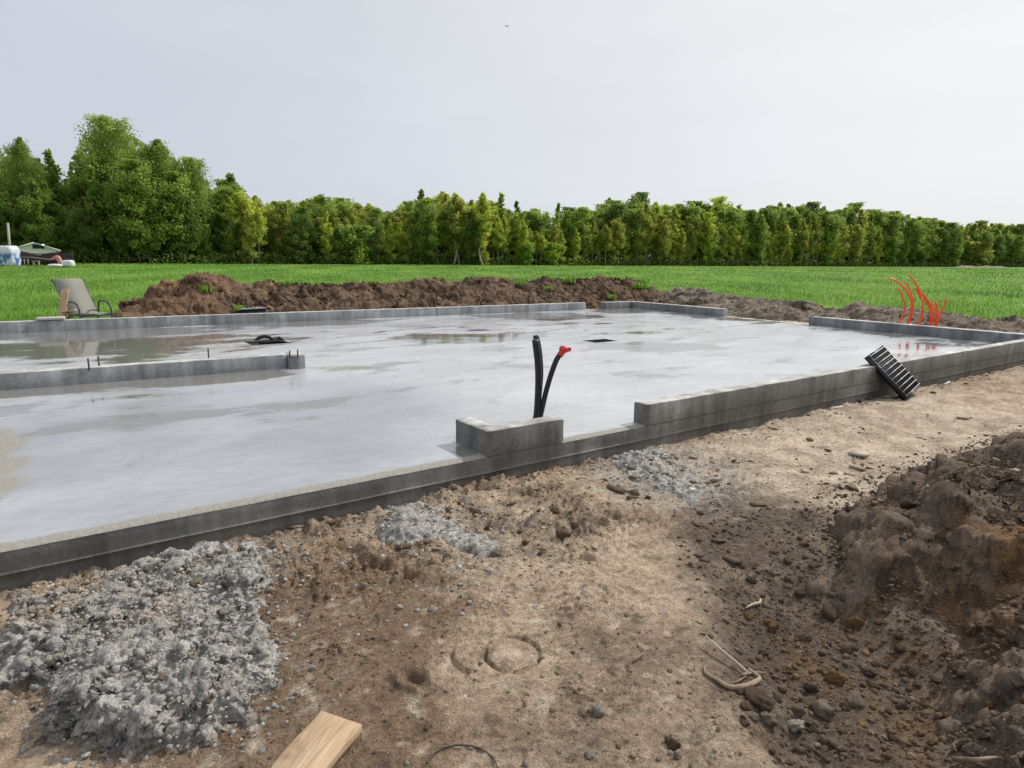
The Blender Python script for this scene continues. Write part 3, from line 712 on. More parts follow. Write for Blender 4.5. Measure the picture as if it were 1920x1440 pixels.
cur_a = NA + du * ((xy(1209, 797) - NA) @ du)
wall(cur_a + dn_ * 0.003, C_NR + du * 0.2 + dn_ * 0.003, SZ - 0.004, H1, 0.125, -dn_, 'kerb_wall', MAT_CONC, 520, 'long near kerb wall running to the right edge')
lb_a = NA + du * ((xy(908, 853) - NA) @ du); lb_b = NA + du * ((xy(1054, 827) - NA) @ du)
lin = 0.5 * np.linalg.norm(xy(852, 829) - lb_a) + 0.12
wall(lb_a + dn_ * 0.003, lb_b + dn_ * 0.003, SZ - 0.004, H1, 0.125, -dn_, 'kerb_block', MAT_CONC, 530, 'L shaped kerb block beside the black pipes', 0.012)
lend = NA + du * ((xy(852, 829) - NA) @ du) - dn_ * 0
p_in = xy(852, 829); leg_dir = unit(p_in - lb_a)
wall(lb_a - dn_ * 0.1215, lb_a - dn_ * (0.1215 + max(0.06, np.linalg.norm(p_in - lb_a) - 0.125)), SZ - 0.004, H1 - 0.001, 0.125, du, 'kerb_block', MAT_CONC, 535, None, 0.010)
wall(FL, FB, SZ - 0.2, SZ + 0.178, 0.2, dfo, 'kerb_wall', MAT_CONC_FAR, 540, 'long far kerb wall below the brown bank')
fr2 = xy(1138, 579.5); fr2 = FA + dfu * ((fr2 - FA) @ dfu)
wall(fr2, C_FR, SZ - 0.2, SZ + 0.168, 0.2, dfo, 'kerb_wall', MAT_CONC_R, 545, 'short kerb stub at the far corner of the slab')
r_e = RA + dru * ((xy(1352, 593) - RA) @ dru); r_s = RA + dru * ((xy(1521, 608.5) - RA) @ dru)
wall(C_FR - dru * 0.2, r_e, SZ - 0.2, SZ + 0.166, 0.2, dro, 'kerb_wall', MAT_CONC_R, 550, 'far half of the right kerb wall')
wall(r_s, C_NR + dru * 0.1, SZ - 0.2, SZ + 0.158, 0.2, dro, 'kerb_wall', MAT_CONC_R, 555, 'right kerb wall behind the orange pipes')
# footing outside the door gaps
for a_, b_, w_ in ((FB, fr2, dfo), (r_e, r_s, dro)):
    wall(a_, b_, SZ - 0.3, SZ - 0.006, 0.2, w_, 'sill', MAT_TOP, 560)
MA, MBp = xy(0, 732), xy(500, 693)
mdu = unit(MBp - MA); mdo = np.array([-mdu[1], mdu[0]])
MEND = MA + mdu * ((xy(541, 690) - MA) @ mdu)
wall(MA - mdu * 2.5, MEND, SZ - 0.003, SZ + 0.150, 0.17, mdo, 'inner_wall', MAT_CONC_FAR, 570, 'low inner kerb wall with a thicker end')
e0 = xy(541, 698.5); e1 = xy(569, 696.5)
ew = np.linalg.norm(xy(569, 696.5) - xy(541, 698.5))
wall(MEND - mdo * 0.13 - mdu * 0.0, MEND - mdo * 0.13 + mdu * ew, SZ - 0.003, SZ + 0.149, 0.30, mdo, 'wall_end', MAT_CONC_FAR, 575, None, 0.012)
pin = simple('rusty_rebar', (0.10, 0.075, 0.06), 0.7, 40, 0.3)
for (px, py, hpx, zt) in ((167, 690, 19, .15), (186, 686, 19, .15), (391.5, 671, 19, .15), (543.5, 668, 11, .15), (558.5, 667, 12, .15)):
    b_ = at(px, py, SZ + zt); hgt = hpx / F_PX * b_[1] * 1.0
    mb = MB().tube([b_ - [0, 0, 0.02], b_ + [0, 0, hgt * .5], b_ + [random.uniform(-.008, .004), 0, hgt]], 0.008, 6, True, 2)
    link('rebar_pin', mb.mesh('rebar_pin', ORG), pin, root)
# pits in the slab
def hole_pts(h, z):
    q = quad_pt(np.array([h[0], h[1], h[1], h[0]]), np.array([h[2], h[2], h[3], h[3]])); return np.c_[q, np.full(4, z)]
MAT_PIT = simple('pit_plastic', (0.03, 0.031, 0.034), 0.5, 30, 0.3)
for h, dep in ((HOLES[0], 0.16), (HOLES[1], 0.13)):
    a_ = hole_pts(h, SZ - 0.0); b_ = hole_pts(h, SZ - dep); V = np.concatenate([b_, a_])
    me = np_mesh('pit_box', V - ORG, np.array([[0, 1, 2, 3], [0, 4, 5, 1], [1, 5, 6, 2], [2, 6, 7, 3], [3, 7, 4, 0]]))
    tag(link('pit_box', me, MAT_PIT, root), 'dark square pit left open in the slab')
# ------------------------------------------------------------------ heaps of earth and concrete near the camera
MAT_SOIL = earth_mat('dark_soil', 120, 0.02, 26, 0.05)
a_m = np.radians(np.linspace(10, 70, 380)); r_m = 1 / np.linspace(1 / 1.25, 1 / 11.5, 350)
TH, RR = np.meshgrid(a_m, r_m); X = (RR * np.sin(TH)).ravel(); Y = (RR * np.cos(TH)).ravel()
Z, sd = mound_z(X, Y)
def mound_col(x, y, z, sd):
    n1 = fbm(x, y, 1.7, 4, 601); n2 = fbm(x, y, 6, 4, 605)
    c = np.tile(srgb(130, 113, 97, K), (len(x), 1))
    def put(col, w): nonlocal c; w = np.clip(w, 0, 1); c = c * (1 - w[:, None]) + col * w[:, None]
    put(srgb(92, 78, 66, K), 0.3 + 1.2 * n2)
    put(srgb(146, 128, 108, K), 0.1 + 1.4 * fbm(x, y, 3, 4, 611))
    oc = 0.8 * spot(x, y, 1880, 1000, 100, 40, 0.4, 0.6) + 0.8 * spot(x, y, 1720, 1125, 100, 45, 0.15) + 0.45 * spot(x, y, 1860, 1130, 120, 60, 0.25)
    put(srgb(152, 108, 58, K), oc * (0.1 + 2.0 * n1 + 0.9 * n2))
    put(srgb(128, 98, 64, K), 0.45 * oc + 0.5 * n2 - 0.15)
    put(srgb(126, 116, 104, K), spot(x, y, 1900, 1330, 150, 130, 0.2) * (0.2 + n2))
    return c
me = np_mesh('soil_mound', roughen(np.c_[X, Y, Z], len(r_m), len(a_m), ((0.075, 5.0, 0.5), (0.040, 13, 0.55), (0.016, 32, 0.6)), 651), grid_faces(len(r_m), len(a_m), sd > -0.55), True, {'col': mound_col(X, Y, Z, sd)})
tag(link('soil_mound', me, MAT_SOIL), 'dark brown heap of dug soil with ochre clay at the right edge', 'soil heap')

MAT_CEM = earth_mat('spilled_concrete', 140, 0.016, 42, 0.03, 0.3, 0.9)
def pile(key, n, label, tint):
    P = PILES[key]; lo = P[0].min(0) - 0.2; hi = P[0].max(0) + 0.2
    gx_, gy_ = np.meshgrid(np.linspace(lo[0], hi[0], n[0]), np.linspace(lo[1], hi[1], n[1])); X, Y = gx_.ravel(), gy_.ravel()
    Z, sd = pile_z(X, Y, *P)
    n1 = fbm(X, Y, 5, 4, 621); n2 = fbm(X, Y, 17, 4, 625); w1, id1 = worley(X, Y, 38, P[3] + 4)
    c = np.tile(srgb(180, 176, 168, K), (len(X), 1))
    def put(col, w): nonlocal c; w = np.clip(w, 0, 1); c = c * (1 - w[:, None]) + col * w[:, None]
    put(srgb(214, 209, 199, K), 0.25 + 1.0 * n1 + 0.8 * n2); put(srgb(122, 121, 119, K), 0.0 + 1.6 * n2 + 0.8 * (id1 - 0.5) + 0.5 * n1)
    put(srgb(176, 152, 122, K), tint(X, Y) * (0.4 + 1.2 * n1))
    put(srgb(140, 118, 94, K), (1 - sstep(-0.05, 0.015, sd)) * 0.7)
    me = np_mesh('concrete_pile', roughen(np.c_[X, Y, Z], n[1], n[0], ((0.050, 11, 0.5), (0.030, 24, 0.6), (0.015, 50, 0.7)) if key == 'A' else ((0.022, 20, 0.6), (0.013, 45, 0.7)), 661), grid_faces(n[1], n[0], sd > -0.1), True, {'col': c})
    return tag(link('concrete_pile', me, MAT_CEM), label, 'concrete heap', 'spilled concrete heaps along the slab')
pile('A', (400, 400), 'largest lumpy heap of spilled grey concrete, at the lower left', lambda x, y: spot(x, y, 60, 1170, 190, 60) + 0.4 * spot(x, y, 280, 1200, 120, 50))
pile('B', (150, 150), 'small pale grey concrete heap in the orange dirt left of centre', lambda x, y: 0 * x)
pile('C', (150, 150), 'flattened grey concrete heap by the footing right of the L shaped block', lambda x, y: 0.5 * spot(x, y, 1290, 905, 90, 30))

# ---- lumps
bm = bmesh.new(); bmesh.ops.create_icosphere(bm, subdivisions=2, radius=1.0); bm.verts.ensure_lookup_table()
ICO2_V = np.array([v.co[:] for v in bm.verts]); ICO2_F = np.array([[v.index for v in f.verts] for f in bm.faces]); bm.free()
bm = bmesh.new(); bmesh.ops.create_icosphere(bm, subdivisions=1, radius=1.0); bm.verts.ensure_lookup_table()
ICO1_V = np.array([v.co[:] for v in bm.verts]); ICO1_F = np.array([[v.index for v in f.verts] for f in bm.faces]); bm.free()
def rock(V0, seed, rough=0.28, cut=5):
    r = np.random.default_rng(seed); V = V0.copy()
    n = perlin(V[:, 0] * 1.6 + seed, V[:, 1] * 1.6 + V[:, 2] * 2.1, seed) + 0.5 * perlin(V[:, 2] * 3.6 + seed, V[:, 0] * 3.3 - V[:, 1] * 3.0, seed + 3)
    V = V * (1 + rough * n)[:, None]
    for _ in range(cut):                                        # broken faces
        d = r.normal(size=3); d /= np.linalg.norm(d); h = V @ d; lim = r.uniform(0.55, 0.85); V = V - np.clip(h - lim, 0, None)[:, None] * d * 0.9
    return V * np.array([1, r.uniform(0.7, 1.0), r.uniform(0.55, 0.85)])
LUMPS = [rock(ICO1_V, s, 0.5, 3) for s in range(12)]
ICO0_V = np.array([(0, 0, -1)] + [(0.894 * math.cos(k * 1.2566), 0.894 * math.sin(k * 1.2566), -0.447) for k in range(5)] + [(0.894 * math.cos(k * 1.2566 + .628), 0.894 * math.sin(k * 1.2566 + .628), 0.447) for k in range(5)] + [(0, 0, 1)])
ICO0_F = np.array([[0, 1 + (k + 1) % 5, 1 + k] for k in range(5)] + [[1 + k, 1 + (k + 1) % 5, 6 + k] for k in range(5)] + [[6 + k, 1 + (k + 1) % 5, 6 + (k + 1) % 5] for k in range(5)] + [[6 + k, 6 + (k + 1) % 5, 11] for k in range(5)])
LUMPS0 = [rock(ICO0_V, s, 0.6, 2) for s in range(12)]
def scatter(name, n, mat, label, smin, smax, power, colf, mask, region, cat='rubble', shape=(1, 1, 1), sink=0.05):
    """countless crumbs lying on the ground, as one object"""
    x = RNG.uniform(region[0], region[1], n * 4); y = RNG.uniform(region[2], region[3], n * 4)
    w = mask(x, y); k = np.nonzero(RNG.uniform(0, 1, len(x)) < w)[0][:n]; x, y = x[k], y[k]; n = len(x)
    s = smin * (1 - RNG.uniform(0, 1, n) * (1 - (smin / smax) ** power)) ** (-1 / power)
    z = surf_z(x, y); a = RNG.uniform(0, 6.283, n); b = RNG.uniform(-0.6, 0.6, n) * (1 if shape[2] == 1 else 0.5); c = colf(x, y) * RNG.uniform(0.75, 1.12, n)[:, None]
    VV, FF, CC, off = [], [], [], 0
    for sel, L_, F_ in ((s <= 0.0105, LUMPS0, ICO0_F), (s > 0.0105, LUMPS, ICO1_F)):
        k = np.nonzero(sel)[0]
        if not len(k): continue
        base = np.array(L_)[RNG.integers(0, len(L_), len(k))] * np.array(shape); nv = base.shape[1]
        ca, sa, cb, sb = (q[k][:, None] for q in (np.cos(a), np.sin(a), np.cos(b), np.sin(b)))
        vx, vy, vz = base[..., 0], base[..., 1], base[..., 2]; vy, vz = vy * cb - vz * sb, vy * sb + vz * cb; vx, vy = vx * ca - vy * sa, vx * sa + vy * ca
        VV.append((np.stack([vx, vy, vz], -1) * s[k][:, None, None] + np.stack([x[k], y[k], z[k] + sink * s[k]], -1)[:, None]).reshape(-1, 3))
        FF.append((F_[None] + (np.arange(len(k)) * nv)[:, None, None]).reshape(-1, 3) + off); CC.append(np.repeat(c[k], nv, 0)); off += len(k) * nv
    me = np_mesh(name, np.concatenate(VV), np.concatenate(FF), False, {'col': np.concatenate(CC)})
    return tag(link(name, me, mat), label, cat, kind='stuff')
MAT_CRUMB = earth_mat('crumbs', 220, 0.006, 70, 0.012)
def m_dark(x, y):
    sd = poly_sd(x, y, MOUND)
    return np.clip(0.85 * hollow(x, y) + 0.7 * np.exp(-((sd + 0.02) / 0.15) ** 2) + 0.35 * sstep(0, 0.3, sd) + 0.28 * spot(x, y, 1480, 1060, 220, 130), 0, 1) * (np.hypot(x, y) < 7)
def c_dark(x, y):
    o = np.clip(spot(x, y, 1640, 1230, 190, 140) * (0.5 + 1.5 * fbm(x, y, 4, 3, 641)) + 0.25 * (RNG.uniform(0, 1, len(x)) - 0.5), 0, 1)[:, None]
    g = (RNG.uniform(0, 1, len(x)) < 0.12)[:, None]
    return np.where(g, srgb(128, 113, 98, K), srgb(102, 88, 75, K)) * (1 - o) + srgb(126, 99, 68, K) * o
scatter('soil_crumbs', 11500, MAT_CRUMB, 'loose crumbs of dark soil at the foot of the right heap', 0.0045, 0.022, 2.0, c_dark, m_dark, (0.3, 4.5, 1.3, 5.5))
def m_cem(x, y):
    m_ = np.zeros(len(x))
    for P in PILES.values():
        sd = poly_sd(x, y, P[0]); m_ = np.maximum(m_, np.where(sd > 0, 0.5 if P is PILES['A'] else 0.35, 0.4 * np.exp(-(sd / 0.10) ** 2)))
    return m_ + 0.10 * spot(x, y, 780, 1040, 330, 110) + 0.12 * spot(x, y, 330, 1370, 300, 110)
def c_cem(x, y):
    g = RNG.uniform(0, 1, len(x))[:, None]; return srgb(188, 184, 176, K) * g + srgb(150, 148, 144, K) * (1 - g)
scatter('concrete_crumbs', 8000, MAT_CRUMB, 'crumbs of grey concrete lying on and around the concrete heaps', 0.004, 0.018, 2.0, c_cem, m_cem, (-2.3, 1.7, 1.3, 4.4))
def m_gen(x, y): return np.clip(0.05 + rough_mask(x, y) * 0.9 + 0.25 * spot(x, y, 1200, 1330, 330, 180) + 0.3 * spot(x, y, 640, 1260, 280, 160), 0, 1)
def c_gen(x, y):
    c = ground_col(x, y); g = (RNG.uniform(0, 1, len(x)) < 0.05)[:, None]; return np.where(g, srgb(168, 163, 154, K), np.where((RNG.uniform(0, 1, len(x)) < 0.4)[:, None], c * 0.62, c * 0.95))
scatter('dirt_crumbs', 16000, MAT_CRUMB, 'small crumbs and pebbles over the trampled sandy ground', 0.0024, 0.014, 2.0, c_gen, m_gen, (-2.0, 3.5, 1.4, 5.5))

def m_flake(x, y): return np.clip(lane_mask(x, y) * (0.25 + 1.4 * fbm(x, y, 1.4, 3, 671)) + 0.35 * rough_mask(x, y) + 0.5 * np.exp(-((dist_near(x, y) - .12) / 0.15) ** 2), 0, 1)
def c_flake(x, y):
    g = (RNG.uniform(0, 1, len(x)) < 0.45)[:, None]; return np.where(g, ground_col(x, y) * 0.95, srgb(112, 94, 76, K))
scatter('crust_flakes', 5200, MAT_CRUMB, 'thin torn flakes of dried mud on the wheel lane beside the slab', 0.006, 0.045, 1.5, c_flake, m_flake, (-1.8, 9, 1.8, 9.5), shape=(1.5, 1.0, 0.42), sink=0.12)
# individual stones and clods one can pick out
bm = bmesh.new(); bmesh.ops.create_icosphere(bm, subdivisions=3, radius=1.0); bm.verts.ensure_lookup_table(); ICO3 = np.array([v.co[:] for v in bm.verts]); ICO3_F = np.array([[v.index for v in f.verts] for f in bm.faces]); bm.free()
def p3d(V, s, k): return perlin(V[:, 0] * s + k, V[:, 1] * s + V[:, 2] * s * 0.8 + 3.1 * k, k) + perlin(V[:, 2] * s - k, V[:, 0] * s * 0.7 - V[:, 1] * s * 0.9 + k, k + 9)
def lumpy(V0, seed):
    V = rock(V0, seed, 0.34, 3); return V * (1 + 0.16 * p3d(V, 3.0, seed) + 0.10 * p3d(V, 6.5, seed + 20) + 0.05 * p3d(V, 14, seed + 30))[:, None]
ROCK_ME = []
def rock_mats():
    out = {}
    for nm, c in (('ochre', (140, 108, 72)), ('grey', (148, 134, 116)), ('dark', (102, 88, 75)), ('pale', (184, 175, 160)), ('brown', (118, 98, 78))):
        m = M('clod_' + nm); n1 = m.noise(25, 5, 0.65); n2 = m.noise(120, 3, 0.7); b0 = srgb(*c, K); oi = m.n('ShaderNodeObjectInfo')
        cc = m.ramp(n1, [(0.3, b0 * 0.6), (0.55, b0), (0.75, b0 * 1.3)])
        cc = m.scale(cc, m.math('MULTIPLY', m.rng(n2, 0.3, 0.7, 0.8, 1.2), m.rng(oi.outputs['Random'], 0, 1, 0.8, 1.15)))
        m.set(Base_Color=cc, Roughness=0.92, Specular_IOR_Level=0.25, Normal=m.bump(n2, 0.8, 0.012, m.bump(n1, 0.7, 0.05))); out[nm] = m.m
    return out
RM = rock_mats(); RV = [lumpy(ICO3, 40 + s) for s in range(8)]; RME = {}
def clod(px, py, wpx, kind, label, cat='clod', group=None, name='soil_clod', seed=None, flat=1.0):
    z0 = 0.08 if px > 1400 and py > 1020 else 0.13
    p = at(px, py, z0)
    for _ in range(4): p = at(px, py, float(surf_z(p[:1], p[1:2])[0]))
    r = wpx / 2 / F_PX * math.hypot(p[1], 0.9 * (CAM_Z - p[2]))
    s = (seed if seed is not None else random.randrange(8)) % 8
    if (s, kind) not in RME:
        me = np_mesh(name, RV[s], ICO3_F, True); me.materials.append(RM[kind]); RME[(s, kind)] = me
    o = bpy.data.objects.new(name, RME[(s, kind)]); COL.objects.link(o)
    o.location = (p[0], p[1], p[2] + 0.16 * r * flat); o.scale = (r, r * random.uniform(.85, 1.1), r * flat * random.uniform(.85, 1.1)); o.rotation_euler = (random.uniform(-.4, .4), random.uniform(-.4, .4), random.uniform(0, 6.28))
    return tag(o, label, cat, group)
G1 = 'clods at the foot of the soil heap'
clod(1622, 1120, 34, 'grey', 'pale rounded stone in the dark hollow under the undercut bank', seed=1, flat=0.95, name='stone', cat='stone')
clod(1656, 1132, 24, 'ochre', 'orange clay lump just right of the pale rounded stone', group=G1, seed=2)
clod(1688, 1128, 22, 'dark', 'dark brown lump two places right of the pale rounded stone', group=G1, seed=3)
clod(1603, 1168, 30, 'ochre', 'smooth ochre lump below the pale rounded stone', group=G1, seed=4)
clod(1556, 1153, 34, 'brown', 'blocky brown clod left of the ochre lump in the hollow', group=G1, seed=5)
clod(1575, 1120, 34, 'dark', 'flat topped dark clod left of the pale rounded stone', group=G1, seed=6)
clod(1528, 1091, 22, 'grey', 'round grey clod alone at the dark edge above the hollow', group=G1, seed=7)
clod(1500, 1115, 24, 'dark', 'dark round clod left of the flat topped clod', group=G1, seed=0)
clod(1450, 1078, 14, 'grey', 'small pale pebble furthest out on the dark soil', group=G1, seed=1, name='stone', cat='stone')
clod(1425, 1316, 52, 'brown', 'large flat brown clod just below the forked root', group=G1, seed=2, flat=.8)
clod(1437, 1350, 38, 'grey', 'split grey clod leaning on the large flat clod', group=G1, seed=3)
clod(1413, 1348, 20, 'grey', 'narrow grey clod left of the split grey clod', group=G1, seed=4)
clod(1488, 1362, 32, 'pale', 'pale grey clod between the split clod and the hollow', group=G1, seed=5)
clod(1494, 1335, 30, 'grey', 'lumpy grey clod above the pale grey clod', group=G1, seed=6)
clod(1540, 1335, 42, 'grey', 'wide lumpy grey clod in the bottom of the hollow', group=G1, seed=7)
clod(1520, 1293, 28, 'dark', 'dark shiny clod below the ochre clay in the hollow', group=G1, seed=0)
clod(1563, 1275, 34, 'ochre', 'big crumbly ochre clod in the middle of the hollow', group=G1, seed=1)
clod(1603, 1318, 34, 'grey', 'twin topped grey clod right of the wide lumpy clod', group=G1, seed=2)
clod(1585, 1222, 26, 'dark', 'dark pointed clod in the upper part of the hollow', group=G1, seed=3)
clod(1630, 1262, 24, 'brown', 'brown clod right of the pointed dark clod', group=G1, seed=4)
clod(1690, 905, 24, 'dark', 'dark clod at the top of the row along the soil heap', group=G1, seed=5)
clod(1648, 932, 26, 'dark', 'angular dark clod on the sand beside the soil heap', group=G1, seed=6)
clod(1598, 962, 24, 'dark', 'dark clod third down the row along the soil heap', group=G1, seed=7)
clod(1572, 964, 20, 'dark', 'dark rounded clod outermost in the row on the sand', group=G1, seed=0)
G2 = 'small clods scattered in the hollow and on the soil heap'
r2 = random.Random(3); n_ = 0
while n_ < 95:
    px, py = r2.uniform(1380, 1915), r2.uniform(930, 1425)
    if py < 1000 and px < 1540: continue
    if px > 1780 and r2.random() < .6: continue
    kd = r2.choice(['dark', 'dark', 'dark', 'brown', 'brown', 'ochre'])
    where = 'high on the right soil heap' if px > 1760 else ('beside the toe of the soil heap' if py < 1080 else ('in the upper half of the hollow' if py < 1250 else 'in the lower half of the hollow by the bottom edge'))
    clod(px, py, r2.uniform(10, 22), kd, 'small loose %s clod %s' % ({'dark': 'dark', 'brown': 'brown', 'ochre': 'ochre'}[kd], where), group=G2); n_ += 1
G3 = 'broken bits of concrete on the dirt'
for px, py, w in ((588, 1255, 14), (490, 1352, 14), (556, 1300, 10), (210, 1410, 16), (268, 1418, 12), (812, 1145, 22), (660, 1155, 12), (683, 1098, 14), (850, 1107, 12), (1108, 1416, 20), (985, 1434, 12), (763, 1433, 12), (1120, 1335, 22), (410, 1370, 12), (530, 1330, 10)):
    clod(px, py, w, 'pale', 'small bit of broken concrete lying on the brown dirt', 'concrete bit', G3, 'concrete_bit')
G4 = 'clods of trodden mud in the middle of the site'
for px, py, w in ((1056, 1008, 26), (1040, 962, 22), (1075, 990, 20), (985, 1018, 16), (930, 1040, 18), (915, 992, 18), (1015, 1040, 16), (975, 1000, 14), (1190, 925, 18), (1215, 935, 16), (890, 962, 22), (1010, 945, 16), (838, 1045, 16), (1260, 1398, 26), (1270, 1420, 18)):
    clod(px, py, w, r2.choice(['brown', 'brown', 'grey']), 'brown clod of trodden mud on the sandy ground before the slab', group=G4)
G5 = 'concrete lumps on the heaps'
for i in range(70):
    px, py = r2.uniform(20, 520), r2.uniform(1050, 1380)
    p = at(px, py, 0.25)
    if poly_sd(p[:1], p[1:2], PILE_A)[0] < 0.04: continue
    clod(px, py, r2.uniform(10, 22), r2.choice(['pale', 'pale', 'grey']), 'lump of grey concrete lying on the largest concrete heap', 'concrete bit', G5, 'concrete_lump')

# ------------------------------------------------------------------ banks of earth behind the slab
def ridge(name, crest, front, back, mat, colf, label, cat, seed, n=(500, 90), amp=0.10, base=None, gul=1.0, group=None, zfoot=None, prof=0.8):
    """bank along a crest line given by (photo column, photo row of the top, forward distance)"""
    C3 = np.array([atd(*c) for c in crest]); L_ = np.concatenate([[0], np.cumsum(np.linalg.norm(np.diff(C3[:, :2], axis=0), axis=1))])
    s = np.linspace(0, L_[-1], n[0]); cx, cy, cz = (np.interp(s, L_, C3[:, i]) for i in range(3))
    ker = np.ones(9) / 9; pad = lambda v: np.convolve(np.pad(v, 4, 'edge'), ker, 'valid'); cx, cy, cz = pad(cx), pad(cy), pad(cz)
    tx, ty = np.gradient(cx, s), np.gradient(cy, s); l_ = np.hypot(tx, ty); nx, ny = -ty / l_, tx / l_     # away from the camera
    fr = np.interp(s, L_, front if np.ndim(front) else [front] * len(L_)); bk = np.interp(s, L_, back if np.ndim(back) else [back] * len(L_))
    t = np.linspace(-1.25, 1.2, n[1]); Sg, Tg = np.meshgrid(np.arange(n[0]), t, indexing='ij')
    off = np.where(Tg < 0, Tg * fr[:, None], Tg * bk[:, None])
    X = cx[:, None] + nx[:, None] * off; Y = cy[:, None] + ny[:, None] * off
    z0 = (zfoot if zfoot is not None else 0.24)
    p = np.clip(1 - np.abs(Tg), 0, 1) ** prof; p = np.where(np.abs(Tg) < 0.12, 1 - (1 - p) * 0.6, p)
    H = np.clip(cz[:, None] - z0, 0.03, None)
    xf, yf = X.ravel(), Y.ravel()
    sw = np.repeat(s, n[1]).reshape(n); g = fbm((sw + 0.35 * Tg * fr[:, None]), Tg * 0.9, 1.5, 5, seed, 0.6, ridged=True)
    d = amp * (gul * 0.8 * g + 0.9 * fbm(xf, yf, 1.6, 4, seed + 7).reshape(n) + 0.5 * fbm(xf, yf, 7, 4, seed + 9, 0.6).reshape(n))
    w, i_ = worley(xf, yf, 4.5, seed + 11); d = d + amp * 0.8 * (np.clip(0.6 - w, 0, 1) * (i_ > 0.55)).reshape(n)
    w, i_ = worley(xf, yf, 11, seed + 12); d = d + amp * 0.6 * (np.clip(0.7 - w, 0, 1) * (i_ > 0.4)).reshape(n) + amp * 0.25 * fbm(xf, yf, 18, 3, seed + 14).reshape(n)
    e = np.clip(1.15 - np.abs(Tg), 0, 1); e = np.minimum(1, e * 3)
    Z = z0 + H * p + 0.07 * e * np.clip(H / 0.3, 0, 1) + 0.55 * d * e * np.clip(H / 0.5, 0.35, 1.2) - 0.9 * amp * 0.2 - 0.35 * np.clip(np.abs(Tg) - 1, 0, 1)
    me = np_mesh(name, roughen(np.c_[xf, yf, Z.ravel()], n[0], n[1], ((amp * 1.1, 1.9, 0.5), (amp * 0.7, 4.5, 0.5), (amp * 0.3, 10, 0.5)), seed + 21), grid_faces(n[0], n[1])[:, ::-1], True, {'col': colf(xf, yf, Z.ravel(), Tg.ravel(), g.ravel())})
    o = tag(link(name, me, mat), label, cat, group)
    return o, X, Y, Z
MAT_BANK = earth_mat('bank_earth', 50, 0.04, 9, 0.16)
def bank_col(x, y, z, t, g):
    n1 = fbm(x, y, 0.8, 4, 701); n2 = fbm(x, y, 3.0, 4, 705); c = np.tile(srgb(126, 104, 84, K), (len(x), 1))
    def put(col, w): nonlocal c; w = np.clip(w, 0, 1); c = c * (1 - w[:, None]) + col * w[:, None]
    put(srgb(88, 72, 59, K), 0.36 + 1.2 * n2 + 0.5 * n1); put(srgb(176, 142, 112, K), -0.05 + 1.5 * fbm(x, y, 1.6, 4, 711))
    px = 960 + x / np.maximum(y, 1) * F_PX
    put(srgb(152, 114, 84, K), np.clip((470 - px) / 120, 0, 0.8) * (0.5 + n2)); put(srgb(178, 164, 142, K), np.clip((330 - px) / 60, 0, 0.7) * np.clip(0.7 - z, 0, 1) * (0.8 + n2))
    put(srgb(120, 98, 78, K), np.clip((px - 980) / 150, 0, 0.5))
    return c
fy = lambda px, extra: float((FA + dfu * 0)[1]) if False else None
def far_y(px, off):
    """forward distance where column px crosses a line `off` metres beyond the far wall"""
    k = (px - 960) / F_PX; p0 = FA + dfo * off
    s = (k * p0[1] - p0[0]) / (dfu[0] - k * dfu[1]); return p0[1] + s * dfu[1]
def right_y(px, off):
    k = (px - 960) / F_PX; p0 = RA + dro * off
    s = (k * p0[1] - p0[0]) / (dru[0] - k * dru[1]); return p0[1] + s * dru[1]
berm_px = [(205, 596), (232, 582), (262, 566), (300, 546), (330, 531), (350, 518), (385, 514), (412, 521), (432, 531), (520, 533), (640, 534), (760, 533), (850, 531), (950, 528), (1010, 527), (1050, 524), (1100, 525), (1140, 521), (1180, 523), (1205, 531), (1222, 545)]
crest = [(px, py, far_y(px, 2.0)) for px, py in berm_px]
bank, BX, BY, BZ = ridge('earth_bank', crest, [0.9] + [1.5] * 19 + [0.9], 1.3, MAT_BANK, bank_col, 'long reddish brown earth bank behind the far kerb wall', 'earth bank', 720, (760, 110), 0.12, gul=0.4)
def sand_col(x, y, z, t, g):
    n2 = fbm(x, y, 3.0, 4, 745); c = np.tile(srgb(142, 128, 112, K), (len(x), 1))
    def put(col, w): nonlocal c; w = np.clip(w, 0, 1); c = c * (1 - w[:, None]) + col * w[:, None]
    put(srgb(176, 162, 140, K), 0.2 + 1.2 * n2 + 0.4 * np.clip(-t - 0.5, 0, 1)); put(srgb(100, 88, 78, K), 1.3 * fbm(x, y, 1.3, 4, 749) + 0.15)
    return c
rpx = [(1095, 575), (1120, 558), (1150, 549), (1180, 543), (1200, 541), (1235, 550), (1262, 548), (1300, 543), (1330, 549), (1365, 560), (1400, 558), (1420, 561), (1460, 567), (1500, 569), (1545, 575), (1580, 583), (1610, 579), (1640, 582), (1680, 577), (1720, 580), (1760, 590), (1790, 586), (1830, 594), (1870, 599), (1920, 600), (2000, 606), (2150, 615)]
crest = [(px, py, right_y(px, 2.3) if px > 1185 else right_y(1185, 2.3) - (1185 - px) * 0.006) for px, py in rpx]
ridge('spoil_ridge', crest, 1.4, 1.1, MAT_BANK, sand_col, 'low grey sandy spoil ridge between the right kerb wall and the field', 'spoil ridge', 760, (760, 80), 0.12, gul=0.6, zfoot=0.27)
